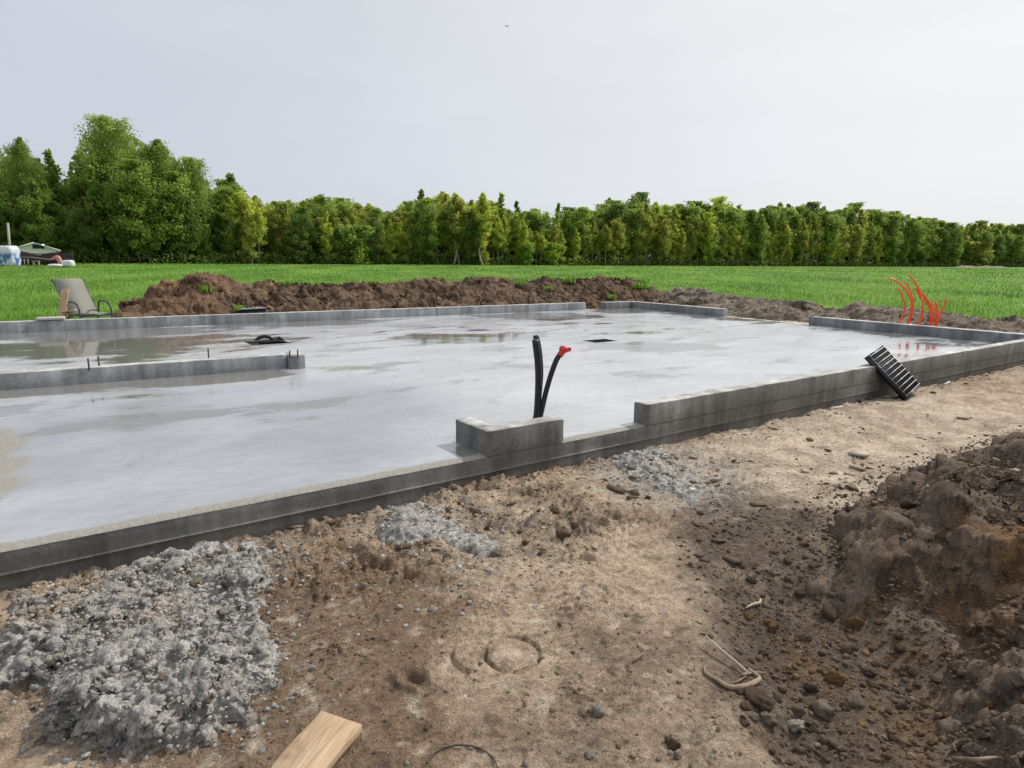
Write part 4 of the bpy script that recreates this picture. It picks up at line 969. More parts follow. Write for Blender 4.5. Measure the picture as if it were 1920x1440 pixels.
for i, (c_, lb) in enumerate((([(1788, 503, 150), (1800, 499, 150), (1820, 498.3, 150), (1838, 502.5, 150)], 'leftmost of the three distant grey spoil heaps before the woods'),
              ([(1830, 503, 151), (1842, 498.5, 151), (1854, 499, 151), (1868, 503, 151)], 'middle one of the three distant grey spoil heaps before the woods'),
              ([(1858, 503, 152), (1868, 499.3, 152), (1880, 500, 152), (1894, 503.5, 152)], 'rightmost of the three distant grey spoil heaps before the woods'))):
    ridge('spoil_heap', c_, 2.5, 2.5, MAT_BANK, sand_col, lb, 'spoil heap', 790 + i, (40, 20), 0.12, group='spoil heaps at the far side of the field', zfoot=1.05)

# weeds growing on the bank
WEED = []
for s in range(4):
    r = np.random.default_rng(900 + s); n = 130; a = r.uniform(0, 6.283, n); q = 0.15 * np.sqrt(r.uniform(0, 1, n))
    V, f4, f3, tn = blades(q * np.cos(a), q * np.sin(a), np.zeros(n) - 0.03, np.full(n, 0.035), r.uniform(0.04, 0.15, n), r, np.clip(r.normal(0.4, 0.3, n), 0, 1))
    WEED.append(np_mesh('weed_tuft', V, [f4, f3], False, {'tone': tn})); WEED[-1].materials.append(MAT_BLADE)
def on_bank(px, py):
    k = np.hypot((960 + F_PX * BX / BY - px), 0)                     # nearest bank point seen in that direction at that height
    zz = CAM_Z - (py - HOR + 0.0) / F_PX * BY; e = np.abs(BZ - zz) * 100 + k; i = np.argmin(e); return BX.ravel()[i], BY.ravel()[i], BZ.ravel()[i]
weeds = [(405, 552, 1.6, 'large dark green weed tuft on the bank below its peak'), (395, 545, 1.0, None), (470, 577, 0.7, None), (452, 580, 0.8, None), (1145, 555, .9, None), (808, 563, 0.9, 'lone green weed tuft at the foot of the bank, left of the black pipes'), (725, 555, 0.7, None), (975, 531, 1.2, 'bright weed tuft on the crest of the bank beside the thin stake'), (986, 549, 0.8, None),
         (1022, 555, 1.5, 'tallest green weed clump on the face of the bank'), (1028, 540, 0.8, None), (1065, 526, 1.2, None), (1062, 552, .9, None), (1090, 552, 0.9, None), (1110, 546, .9, None), (1118, 562, 1.1, None), (1142, 549, 0.9, None), (1195, 535, 1.4, None), (1210, 540, 1.2, None), (1120, 533, .9, None), (540, 533, .8, None), (815, 529, .7, None), (700, 532, .7, None), (1200, 527, 1.0, None)]
for i, (px, py, s_, lb) in enumerate(weeds):
    o = link('weed_tuft', WEED[i % 4], loc=on_bank(px, py)); o.scale = (s_,) * 3; o.rotation_euler = (0, 0, i * 1.3)
    tag(o, lb or 'small green weed tuft on the %s of the earth bank, %s' % ('crest' if py < 543 else 'face', 'left of the black pipes' if px < 960 else ('between stake and right end' if px < 1130 else 'near its right end')), 'weed', 'weeds on the earth bank')
# ------------------------------------------------------------------ woodland
def leaf_mat(name, stops, trans=0.5):
    m = M(name); t = m.attr('tone', 'Fac'); oi = m.n('ShaderNodeObjectInfo')
    v = m.math('ADD', m.math('MULTIPLY', t, 0.75), m.math('MULTIPLY', oi.outputs['Random'], 0.25))
    c = m.ramp(v, stops); tr = m.n('ShaderNodeBsdfTranslucent'); m.l(m.scale(c, 1.25), tr.inputs['Color'])
    mx = m.n('ShaderNodeMixShader'); mx.inputs[0].default_value = trans
    m.set(Base_Color=c, Roughness=0.55, Specular_IOR_Level=0.35); m.l(m.b.outputs[0], mx.inputs[1]); m.l(tr.outputs[0], mx.inputs[2]); m.l(mx.outputs[0], m.out.inputs['Surface'])
    return m.m
LQ = 1.4
LEAF = {'dark': leaf_mat('leaf_dark', [(0.1, srgb(76, 90, 42, LQ)), (0.5, srgb(98, 116, 54, LQ)), (0.95, srgb(128, 146, 72, LQ))]),
        'mid': leaf_mat('leaf_mid', [(0.1, srgb(88, 106, 46, LQ)), (0.5, srgb(118, 136, 58, LQ)), (0.95, srgb(150, 166, 80, LQ))]),
        'olive': leaf_mat('leaf_olive', [(0.1, srgb(104, 108, 50, LQ)), (0.5, srgb(142, 146, 66, LQ)), (0.95, srgb(178, 178, 90, LQ))]),
        'yellow': leaf_mat('leaf_yellow', [(0.1, srgb(118, 130, 50, LQ)), (0.5, srgb(156, 166, 66, LQ)), (0.95, srgb(192, 196, 96, LQ))]),
        'bright': leaf_mat('leaf_bright', [(0.1, srgb(104, 130, 44, .95)), (0.5, srgb(138, 164, 56, .95)), (0.95, srgb(172, 192, 80, .95))])}
def bark(name, c, c2):
    m = M(name); n1 = m.noise(3.0, 4, 0.6, m.pos((6, 6, 1.0))); m.set(Base_Color=m.ramp(n1, [(0.35, c2), (0.6, c)]), Roughness=0.85); return m.m
BARK = {'birch': bark('bark_birch', (0.46, 0.43, 0.37), (0.14, 0.12, 0.10)), 'dark': bark('bark_dark', (0.13, 0.105, 0.08), (0.05, 0.04, 0.03))}
def tree_proto(h, w, base, nb, nleaf, leaf, shape, up, seed, wind=0.0):
    """trunk with limbs, and a crown of leaf clumps spread along them"""
    r = np.random.default_rng(seed); mb = MB()
    k = 7; tz = np.linspace(0, 0.97 * h, k); wob = np.cumsum(r.normal(0, 0.012 * h, (k, 2)), 0); wob[0] = 0; wob[:, 0] += wind * (tz / h) ** 2 * h
    TR = np.c_[wob, tz]; mb.tube(TR, [0.011 * h + 0.03, 0.012], 6, True, 3)
    P = []; tone = []
    for b in range(nb):
        t = base + (1 - base) * ((b + r.uniform(0, 1)) / nb) ** 0.9
        p0 = np.array([np.interp(t * h, tz, TR[:, 0]), np.interp(t * h, tz, TR[:, 1]), t * h])
        q = (t - base) / (1 - base)
        if shape == 'birch': rad = w * (0.35 + 0.65 * math.sin(math.pi * min(1, q * 0.85 + 0.18)) ** 0.8) * (1 - q ** 5)
        elif shape == 'spire': rad = w * (1 - q) ** 0.75 + 0.15
        elif shape == 'round': rad = w * math.sqrt(max(0.03, 1 - (2 * q - 0.9) ** 2 / 1.25))
        else: rad = w * (0.5 + 0.5 * math.sin(math.pi * (q * 0.9 + 0.1)))
        rad *= r.uniform(0.65, 1.2); a = r.uniform(0, 6.283)
        u_ = up * r.uniform(0.6, 1.4) * (0.4 + 0.9 * q); d = np.array([math.cos(a), math.sin(a), u_]); tip = p0 + d * rad + [wind * rad * 1.2, 0, 0]
        tip[2] = min(tip[2], h * 1.01); mid = (p0 + tip) / 2 + [0, 0, -0.06 * rad]
        mb.tube([p0, mid, tip], [0.004 * h * (1.15 - q) + 0.006, 0.006], 3, False, 2)
        n = max(5, int(nleaf / nb * (0.5 + rad / w))); ct = r.uniform(0.15, 0.95)
        f = r.beta(2.2, 1.3, n); c = p0 + (tip - p0) * f[:, None] + np.clip(r.normal(0, 1, (n, 3)), -1.7, 1.7) * (0.012 * h + 0.13 * rad) * np.array([1, 1, 0.75])
        P.append(c); tone.append(np.clip(ct * 0.6 + r.uniform(0, 0.4, n) + 0.1 * (q - 0.5), 0, 1))
    P = np.concatenate(P); tone = np.concatenate(tone); n = len(P); P[:, 2] = np.clip(P[:, 2], 0.15, h * 1.02)
    nrm = r.normal(0, 1, (n, 3)) + [0, 0, 0.6]; nrm /= np.linalg.norm(nrm, axis=1)[:, None]; u = np.cross(nrm, r.normal(0, 1, (n, 3))); u /= np.linalg.norm(u, axis=1)[:, None] + 1e-9; v = np.cross(nrm, u)
    s = leaf * r.uniform(0.5, 1.35, n)[:, None]
    V = np.stack([P - u * s, P - v * s * 0.55 + nrm * s * 0.12, P + u * s, P + v * s * 0.55 + nrm * s * 0.12], 1).reshape(-1, 3)
    F = np.arange(4 * n).reshape(-1, 4)
    return V, F, np.repeat(tone, 4), mb, h
KINDS_ = {}
def add_kind(key, leafs, bk, protos):
    """protos: list of argument tuples; meshes are shared, with one copy per leaf colour"""
    KINDS_[key] = []
    for a in protos:
        V, F, tn, mb, h = tree_proto(*a); tm = mb.mesh('trunk'); tm.materials.append(BARK[bk])
        for lf in leafs:
            cm = np_mesh('crown', V, F, False, {'tone': tn}); cm.materials.append(LEAF[lf]); KINDS_[key].append((lf, cm, tm, h))
add_kind('birch', ('olive', 'yellow'), 'birch', [(10, 1.55, 0.10, 50, 4600, 0.165, 'birch', 0.75, 1), (10, 1.8, 0.36, 50, 4400, 0.165, 'birch', 0.6, 2), (10, 1.35, 0.26, 54, 4300, 0.16, 'birch', 0.9, 3), (10, 1.7, 0.08, 52, 4800, 0.165, 'round', 0.5, 4)])
add_kind('leafy', ('mid', 'dark'), 'dark', [(12, 2.5, 0.10, 54, 5600, 0.20, 'round', 0.55, 11), (12, 2.2, 0.12, 54, 5400, 0.20, 'birch', 0.8, 12), (12, 2.9, 0.16, 52, 5800, 0.20, 'round', 0.4, 13)])
add_kind('spire', ('mid', 'dark'), 'dark', [(12, 1.5, 0.10, 56, 2600, 0.22, 'spire', 0.9, 21), (12, 1.25, 0.05, 54, 2300, 0.22, 'spire', 1.1, 22)])
add_kind('tall', ('mid',), 'birch', [(18, 3.6, 0.12, 115, 19000, 0.145, 'birch', 0.9, 31, -0.05), (18, 3.0, 0.10, 110, 17000, 0.145, 'birch', 1.0, 32, -0.04), (18, 3.3, 0.08, 110, 17500, 0.145, 'round', 0.8, 33, -0.03)])
add_kind('bush', ('bright', 'mid', 'olive'), 'dark', [(4, 1.7, 0.02, 40, 2200, 0.17, 'round', 0.6, 41), (4, 1.3, 0.02, 40, 1900, 0.16, 'birch', 1.0, 42)])
def tree(name, kind, leaf, x, y, z, h, label, group, wide=1.0, idx=None, cat='tree'):
    c = [k for k in KINDS_[kind] if k[0] == leaf]; lf, cm, tm, h0 = c[(idx if idx is not None else random.randrange(99)) % len(c)]
    s = h / h0; o = thing(name, label, cat, (x, y, z), group, random.uniform(0, 6.28) if kind != 'tall' else random.uniform(-.5, .5)); o.scale = (s * wide, s * wide, s)
    link('trunk', tm, None, o); link('crown', cm, None, o); return o
TOP = np.array([(-400, 250), (-100, 265), (0, 290), (35, 268), (70, 266), (95, 290), (120, 300), (150, 345), (165, 300), (190, 250), (230, 232), (275, 240), (320, 270), (360, 292), (400, 318), (416, 350), (440, 340), (470, 362), (500, 388), (550, 370), (600, 374), (650, 382), (700, 392), (750, 390), (790, 372), (850, 374), (900, 376), (940, 380), (970, 392), (1000, 398), (1045, 400), (1100, 395), (1150, 380), (1190, 372), (1220, 388), (1300, 390), (1340, 382), (1400, 390), (1460, 390), (1530, 398), (1600, 394), (1660, 410), (1740, 415), (1800, 424), (1860, 428), (1920, 436), (2300, 452)])
EDGE = np.array([(-500, 66), (-200, 72), (0, 76), (300, 84), (640, 100), (1000, 122), (1400, 160), (1920, 235), (2300, 300)])
def top_at(px): return np.interp(px, TOP[:, 0], TOP[:, 1])
def edge_at(px): return np.interp(px, EDGE[:, 0], EDGE[:, 1])
def height_for(px, dist, py):
    p = atd(px, py, dist); return p[2] - float(field_z(p[0], p[1]))
GR = 'trees of the woodland across the field'
LBL = {('birch', 'olive'): 'slender olive green birch', ('birch', 'yellow'): 'slender yellow green birch', ('leafy', 'mid'): 'rounded mid green tree',
       ('leafy', 'dark'): 'rounded dark green tree', ('spire', 'mid'): 'pointed mid green poplar', ('spire', 'dark'): 'pointed dark green poplar', ('tall', 'mid'): 'tall wind blown green tree'}
NMS = {'birch': 'birch_tree', 'leafy': 'leafy_tree', 'spire': 'poplar_tree', 'tall': 'tall_tree'}
def put_tree(kind, leaf, px, dist, h, label=None, wide=1.0, idx=None):
    x = gx(px, dist); z = float(field_z(np.array(x), np.array(dist))) - 0.1
    row = 'front row' if dist < edge_at(px) + 3.6 else 'back rows'
    zn = next(t for lim, t in ((140, 'above the white shed and brown fence'), (420, 'among the tall group at left'), (640, 'just right of the tall group'), (840, 'over the left half of the earth bank'), (1000, 'around the pale birch clump in the middle'), (1230, 'over the right end of the earth bank'), (1500, 'over the gap in the right kerb'), (1780, 'over the orange pipes'), (9999, 'over the distant spoil heaps')) if px < lim)
    return tree(NMS[kind], kind, leaf, x, dist, z, h, label or '%s, %s, %s' % (LBL[(kind, leaf)], row, zn), GR, wide, idx)
rt = random.Random(17)
# the ones that stand out
for kind, leaf, px, dist, py, lb, wd in (
    ('tall', 'mid', 236, 86, 226, 'tallest tree of all, above the left part of the woodland', 1.0), ('tall', 'mid', 315, 88, 262, 'broad tall tree right behind the tallest one', 1.05), ('tall', 'mid', 378, 90, 300, 'last of the tall trees where the woodland top steps down', 0.85),
    ('tall', 'mid', 66, 80, 258, 'tall pointed tree above the white shed', 0.7), ('tall', 'mid', 8, 78, 272, 'tall tree at the left edge of the photo', 0.75), ('spire', 'mid', 122, 84, 285, 'thin pointed tree in the gap left of the tallest tree', 0.9),
    ('spire', 'dark', 440, 98, 326, 'dark poplar standing above the yellow trees just right of the tall group', 1.2), ('spire', 'dark', 788, 118, 357, 'dark spiry poplar left of the pale birch clump in the middle', 0.9), ('spire', 'mid', 936, 126, 364, 'green spiry poplar right of the pale birch clump in the middle', 1.0), ('spire', 'dark', 972, 130, 378, 'small spiry poplar just right of the green spiry one', 0.8), ('spire', 'mid', 1046, 138, 382, 'thin poplar top between the middle and the right half of the woodland', 0.8),
    ('leafy', 'dark', 1188, 165, 363, 'dark round crowned tree standing above the olive row', 0.9), ('leafy', 'mid', 1140, 160, 372, 'green round crowned tree just left of the dark round crowned one', 0.9),
    ('birch', 'yellow', 1335, 178, 372, 'pale yellow topped tree above the olive row', 1.5), ('leafy', 'dark', 1535, 190, 388, 'blackish green tree in the top line right of the pale yellow one', 1.0),
    ('birch', 'yellow', 468, 94, 358, 'yellow green birch at the foot of the dark poplar', 1.25), ('birch', 'olive', 850, 112, 366, 'tall pale birch with white stems in the middle of the woodland', 1.3), ('birch', 'yellow', 905, 113, 362, 'pale thin topped birch next to the one with white stems', 1.1)):
    put_tree(kind, leaf, px, dist, height_for(px, dist, py), lb, wd)
# rows
px = -160.0
while px < 2080:                                                    # front row
    d = edge_at(px) + rt.uniform(-1, 3); full = height_for(px, d, top_at(px)); 
    if px < 420: kind, leaf = rt.choice([('leafy', 'mid'), ('leafy', 'dark'), ('leafy', 'mid'), ('leafy', 'dark'), ('spire', 'mid')]); h = full * rt.uniform(0.5, 0.8); w = 0.9
    elif px < 1000: kind, leaf = rt.choice([('birch', 'olive'), ('birch', 'yellow'), ('leafy', 'mid'), ('birch', 'olive'), ('leafy', 'dark'), ('birch', 'yellow')]); h = full * rt.uniform(0.66, 1.0); w = 0.85
    else: kind, leaf = rt.choice([('birch', 'olive'), ('birch', 'olive'), ('birch', 'olive'), ('birch', 'yellow'), ('leafy', 'mid')] if px < 1680 else [('leafy', 'mid'), ('leafy', 'dark'), ('birch', 'olive')]); h = full * rt.uniform(0.58, 0.90); w = 0.85
    put_tree(kind, leaf, px, d, h, None, w * rt.uniform(.9, 1.15)); px += rt.uniform(0.7, 1.3) * 1.3 / d * F_PX
for row, (dd, step, lo, hi) in enumerate(((4.5, 2.3, 0.90, 1.02), (9, 2.6, 0.97, 1.05))):
    px = -180.0 + 11 * row
    while px < 2100:
        d = edge_at(px) + dd + rt.uniform(-1.5, 2); h = height_for(px, d, top_at(px)) * (rt.uniform(lo, hi) + 0.05 * math.sin(px * .031) + 0.04 * math.sin(px * .083 + 1)) * (1.06 if px > 1500 else 1.0)
        if px < 420: kind, leaf = rt.choice([('leafy', 'mid'), ('leafy', 'dark'), ('birch', 'olive')]); h *= rt.uniform(0.68, 0.86)
        elif px < 1000: kind, leaf = rt.choice([('birch', 'yellow'), ('leafy', 'mid'), ('birch', 'olive'), ('leafy', 'mid'), ('spire', 'mid')])
        else: kind, leaf = rt.choice([('leafy', 'mid'), ('leafy', 'mid'), ('leafy', 'dark'), ('birch', 'yellow'), ('spire', 'mid')] if px < 1500 else [('leafy', 'mid'), ('leafy', 'mid'), ('leafy', 'dark'), ('spire', 'mid'), ('birch', 'olive')])
        put_tree(kind, leaf, px, d, h, None, rt.uniform(.95, 1.2)); px += rt.uniform(0.75, 1.25) * step / d * F_PX * (1.25 if px > 1500 else 1)
# bushes in front
for px, py, leaf, lb, w in ((985, 455, 'bright', 'brightest yellow green bush at the edge of the woods, left one of two', 1.0), (1030, 456, 'bright', 'bright yellow green bush at the edge of the woods, right one of two', 1.2), (665, 424, 'mid', 'round green bush leaning out of the woods left of centre', 1.2), (678, 455, 'bright', 'small bright bush under the round green bush', 1.0), (905, 458, 'olive', 'grey green round bush under the pale birches', 0.8), (1830, 455, 'olive', 'olive bush at the woods edge near the distant spoil heaps', 1.3)):
    d = edge_at(px) - 1.2; x = gx(px, d); tree('bush', 'bush', leaf, x, d, float(field_z(np.array(x), np.array(d))) - 0.05, height_for(px, d, py), lb, 'bushes along the edge of the woods', w, cat='bush')
# the dark inside of the woods and the growth at its feet
def leaf_mass(name, n, posf, size, mat, label):
    r = np.random.default_rng(77); P, tone = posf(r, n); n = len(P)
    nrm = r.normal(0, 1, (n, 3)); nrm /= np.linalg.norm(nrm, axis=1)[:, None]; u = np.cross(nrm, r.normal(0, 1, (n, 3))); u /= np.linalg.norm(u, axis=1)[:, None] + 1e-9; v = np.cross(nrm, u); s = size * r.uniform(.5, 1.3, n)[:, None]
    V = np.stack([P - u * s, P - v * s * .6, P + u * s, P + v * s * .6], 1).reshape(-1, 3)
    tag(link(name, np_mesh(name, V, np.arange(4 * n).reshape(-1, 4), False, {'tone': np.repeat(tone, 4)}), mat), label, 'woods', kind='stuff')
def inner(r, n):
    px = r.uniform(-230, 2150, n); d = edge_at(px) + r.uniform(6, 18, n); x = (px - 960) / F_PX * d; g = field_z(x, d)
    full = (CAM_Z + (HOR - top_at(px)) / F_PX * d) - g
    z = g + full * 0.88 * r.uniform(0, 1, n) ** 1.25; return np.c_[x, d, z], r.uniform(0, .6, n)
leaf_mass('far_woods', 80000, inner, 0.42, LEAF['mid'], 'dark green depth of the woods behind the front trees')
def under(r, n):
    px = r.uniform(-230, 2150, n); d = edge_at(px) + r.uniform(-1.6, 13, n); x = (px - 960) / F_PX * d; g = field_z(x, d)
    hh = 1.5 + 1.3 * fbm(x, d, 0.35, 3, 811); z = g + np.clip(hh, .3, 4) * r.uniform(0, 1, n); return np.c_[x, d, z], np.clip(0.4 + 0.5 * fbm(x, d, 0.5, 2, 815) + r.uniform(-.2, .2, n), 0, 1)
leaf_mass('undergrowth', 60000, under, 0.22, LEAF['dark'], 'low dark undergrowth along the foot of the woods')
# pale bare stems seen among the leaves
stem = [(585, 492, 590, 418), (700, 497, 712, 420)]
# ------------------------------------------------------------------ pipes through the slab
def solidc(name, c, rough=0.5, **k): return simple(name, srgb(*c, 0.85), rough, **k)
MAT_BLACK = simple('black_plastic', (0.012, 0.012, 0.013), 0.38, 30, 0.3)
MAT_RED = simple('red_wrap', (0.62, 0.03, 0.03), 0.45, 60, 0.25)
def plane_pts(pts, base, dy=0.0):
    """photo polyline lifted into an upright plane through `base`, with a slight bend in depth"""
    n = len(pts); out = []
    for i, (px, py) in enumerate(pts): out.append(atd(px, py, base[1] + dy * (i / (n - 1)) ** 2))
    out[0] = np.array([out[0][0], out[0][1], SZ - 0.01]); return np.array(out)
bp = at(1004, 801, SZ)
for i, (pts, r, dy, lb) in enumerate((([(1001, 801), (1007, 770), (1012, 720), (1013, 690), (1010, 655), (1004.5, 629)], 0.0225, 0.06, 'rear one of the two upright black pipes, the tallest of the three'),
                      ([(1003, 803), (1007, 770), (1009.5, 720), (1008.5, 680), (1003.5, 637)], 0.024, -0.02, 'front one of the two upright black pipes, slightly shorter'),
                      ([(1009, 802), (1016, 768), (1025, 730), (1034, 700), (1044, 674), (1054, 660)], 0.019, 0.03, 'bent black pipe with a red wrapped end'))):
    b_ = bp + [0, 0.055 if i == 0 else 0.0, 0]; P = plane_pts(pts, b_, dy); o = thing('black_pipe', lb, 'pipe', tuple(P[0]), 'black pipes standing behind the L shaped block')
    link('pipe', MB().tube(P, r, 14, True, 6).mesh('pipe', P[0], True), MAT_BLACK, o)
    if i == 2:
        t = unit(P[-1] - P[-2]); V = rock(ICO2_V, 66, 0.35, 2) * np.array([0.036, 0.030, 0.036]); mb = MB(); mb.add(V + P[-1] + t * 0.018, None, ICO2_F)
        mb.tube([P[-1] - t * 0.03, P[-1] + t * 0.02], 0.023, 12, False, 1); mb.add(np.array([[0.01, 0, 0.02], [0.055, 0.01, 0.012], [0.05, 0, -0.01], [0.02, 0.01, -0.02]]) + P[-1] + t * 0.02, [[0, 1, 2, 3]])
        link('cap', mb.mesh('cap', P[0], False), MAT_RED, o)
MAT_OR = simple('orange_plastic', (0.90, 0.10, 0.015), 0.35, 30, 0.12)
_op = [([(815, 545), (850, 480), (890, 400), (900, 330), (875, 250), (845, 185)], 'short leftmost orange pipe bending left'), ([(862, 550), (918, 480), (948, 400), (955, 300), (925, 225), (880, 170), (830, 125), (760, 102)], 'orange pipe that arches furthest to the left at its top'), ([(872, 549), (937, 470), (964, 390), (969, 300), (945, 210), (900, 128)], 'orange pipe just right of the one that arches furthest left'),
       ([(964, 556), (1015, 490), (1043, 410), (1050, 320), (1033, 250), (993, 180)], 'left one of the middle pair of orange pipes'), ([(972, 553), (1027, 480), (1053, 390), (1047, 300), (1022, 240), (995, 215)], 'right, lower one of the middle pair of orange pipes'), ([(1078, 567), (1110, 500), (1118, 420), (1105, 340), (1065, 265), (1020, 195), (975, 120), (932, 70)], 'tallest orange pipe, curving up to the left'),
       ([(1100, 570), (1130, 490), (1140, 400), (1112, 320), (1070, 255), (1030, 215)], 'orange pipe right beside the tallest one'), ([(1140, 576), (1162, 480), (1162, 390), (1140, 310)], 'nearly straight orange pipe, lower of the right pair'), ([(1152, 577), (1175, 480), (1178, 390), (1158, 295)], 'nearly straight orange pipe, taller of the right pair'), ([(1166, 572), (1184, 470), (1212, 390), (1260, 272)], 'rightmost orange pipe leaning to the right')]
for i, (pts, lb) in enumerate(_op):
    q = [(1500 + a / 4.571, 500 + b / 4.571) for a, b in pts]; b_ = at(q[0][0], q[0][1], SZ); P = plane_pts(q, b_, 0.05 * ((i * 7) % 5 - 2))
    tag(link('orange_pipe', MB().tube(P, 0.0145, 10, True, 5).mesh('orange_pipe', P[0], True), MAT_OR, None, tuple(P[0])), lb, 'pipe', 'orange pipes rising by the right kerb wall')
# grey capped pipe stub in the corner
p = at(1911, 640.5, SZ); p = p + 0.12 * np.append(unit(p[:2] * -1), 0) * 0; o = thing('pipe_stub', 'short grey pipe stub with a pale cap in the right corner', 'pipe', tuple(p)); mb = MB(); mb.tube([p + [0, 0, -.01], p + [0, 0, .105]], 0.052, 20, True, 1)
link('pipe', mb.mesh('pipe', p, True), simple('grey_pvc', (0.10, 0.10, 0.13), .4), o); mb = MB(); mb.tube([p + [0, 0, .10], p + [0, 0, .115], p + [0, 0, .135]], [0.056, 0.055, 0.02], 20, True, 1); link('cap', mb.mesh('cap', p, False), simple('cap_white', (0.6, 0.6, 0.62), .45), o)
# hose and cables in the left pit
p = at(505, 642, SZ - 0.03); o = thing('black_hose', 'thick black hose looping out of the left pit in the slab', 'hose', tuple(p))
P = [atd(a, b, p[1] + e) for a, b, e in ((466, 650, .0), (476, 642, 0), (485, 634, .02), (496, 630.5, .05), (507, 633.5, .08), (515, 640, .1), (520, 648, .12))]; link('hose', MB().tube(P, 0.026, 10, True, 4).mesh('hose', p, True), MAT_BLACK, o)
P = [atd(a, b, p[1] + e) for a, b, e in ((478, 645, -.02), (500, 642, -.03), (520, 640, 0), (530, 641, .03))]; link('hose', MB().tube(P, 0.022, 8, True, 4).mesh('hose', p, True), MAT_BLACK, o)
o2 = thing('cable_bundle', 'knotted thin black cables beside the hose in the left pit', 'cables', tuple(p)); mb = MB(); mb.add(rock(ICO2_V, 71, .4, 3) * [0.06, 0.05, 0.055] + atd(521, 639, p[1] + .05), None, ICO2_F); mb.add(rock(ICO2_V, 72, .4, 3) * [0.022, 0.02, 0.05] + atd(524.5, 634, p[1] + .05), None, ICO2_F)
link('bundle', mb.mesh('bundle', p), MAT_BLACK, o2)
for pts in (((509, 634), (517, 632), (524, 632), (531, 636), (541, 643)), ((523, 636), (531, 639), (550, 642.5)), ((515, 640), (528, 636), (538, 641), (546, 642.6)), ((496, 642), (508, 637), (524, 633))):
    link('cable', MB().tube([atd(a, b, p[1] + .04 + .01 * k) for k, (a, b) in enumerate(pts)], 0.007, 6, True, 4).mesh('cable', p), MAT_BLACK, o2)
p = at(1124, 639, SZ - .1); o2 = thing('sump_cover', 'dark ribbed cover sunk in the small right pit of the slab', 'cover', tuple(p)); mb = MB()
for k in range(6): mb.box(p + [0.0 + 0.075 * (k - 2.5), 0, -0.005], (0.03, 0.3, 0.03))
link('rib', mb.mesh('rib', p), simple('cover_dark', (0.05, 0.055, 0.07), .4), o2)

# ------------------------------------------------------------------ black slotted grate leaning on the kerb
Dp, A, Cp = np.array([3.924, 6.207, 0.215]), np.array([3.614, 6.437, 0.611]), np.array([4.245, 6.528, 0.281])
ez = A - Dp; LEN = np.linalg.norm(ez); ez = ez / LEN; exg = Cp - Dp; exg = exg - ez * (exg @ ez); W = np.linalg.norm(exg); exg = exg / W; eyg = np.cross(ez, exg); O0 = Dp + exg * W / 2
if eyg[1] > 0: eyg = -eyg
R_ = np.stack([exg, eyg, ez], 1)
# keep its back clear of the kerb's upper edge
gr = thing('grate', 'black plastic grate with pale cross bars leaning against the near kerb wall', 'grate', tuple(O0)); TK = 0.055
def gbox(mb, c, d): mb.box(R_ @ np.array(c), d, R_)
mb = MB()
for sx in (-1, 1): gbox(mb, (sx * (W / 2 - .008), -TK / 2, LEN / 2), (0.016, TK, LEN))
for zz in (0.008, LEN - 0.008): gbox(mb, (0, -TK / 2, zz), (W - .034, TK * .96, 0.016))
link('frame', mb.mesh('frame'), MAT_BLACK, gr)
NB_ = 11; nr = 8
me = MB(); me.box((0, 0, 0), (0.011, TK * .8, LEN - 0.04), None); me = me.mesh('rib'); me.materials.append(MAT_BLACK)
for k in range(nr):
    o = link('rib', me, None, gr); o.matrix_local = Matrix.Translation(R_ @ np.array((-W / 2 + W * (k + 1) / (nr + 1), -TK / 2, LEN / 2))) @ Matrix(R_.tolist()).to_4x4()
MAT_BAR = simple('dull_steel_bar', (0.50, 0.50, 0.49), 0.45, 60, 0.2, 0.3)
me = MB(); me.tube([(-W / 2 - .004, 0, 0), (W / 2 + .004, 0, 0)], 0.004, 8, True, 1); me = me.mesh('cross_bar'); me.materials.append(MAT_BAR)
for k in range(NB_):
    o = link('cross_bar', me, None, gr); o.matrix_local = Matrix.Translation(R_ @ np.array((0, 0.004, LEN * (k + .55) / NB_))) @ Matrix(R_.tolist()).to_4x4()
mb = MB(); gbox(mb, (0, -TK + .006, LEN / 2), (W - .04, 0.008, LEN - .05)); link('back_plate', mb.mesh('back_plate'), MAT_BLACK, gr)

# ------------------------------------------------------------------ garden chair behind the far wall
p = at(171, 601, 0.20); CHX, CHY = p[0], far_y(171, 0.75); cz = 0.20
MAT_FRAME = simple('dark_green_metal', (0.035, 0.05, 0.05), .4, 20, .2); m = M('woven_sling'); wv = m.n('ShaderNodeTexWave'); wv.inputs['Scale'].default_value = 60; m.l(m.pos(), wv.inputs[0]); m.set(Base_Color=m.mix(m.rng(wv.outputs['Fac'], 0, 1, 0, .35), (0.25, 0.24, 0.20), (0.17, 0.17, 0.145)), Roughness=.8); MAT_SLING = m.m
ch = thing('garden_chair', 'reclined garden chair with grey sling back standing at the grass edge', 'chair', (gx(150, CHY), CHY, cz), None, math.radians(55)); ch.scale = (.86, .98, .95)
def strip(path, w0, w1, th=0.012):
    P = catmull(np.array(path, float), 6); mb = MB(); n = len(P); V = []
    for q in P: V += [(-w0 / 2, q[0], q[1]), (w0 / 2, q[0], q[1])]
    T = np.gradient(P, axis=0); N = np.c_[-T[:, 1], T[:, 0]]; N /= np.linalg.norm(N, axis=1)[:, None]
    for q, nn in zip(P, N): V += [(-w0 / 2, q[0] + nn[0] * th, q[1] + nn[1] * th), (w0 / 2, q[0] + nn[0] * th, q[1] + nn[1] * th)]
    f = []
    for i in range(n - 1):
        a = 2 * i; b = 2 * n + 2 * i; f += [[a, a + 1, a + 3, a + 2], [b, b + 2, b + 3, b + 1], [a, a + 2, b + 2, b], [a + 1, b + 1, b + 3, a + 3]]
    return mb.add(V, f)
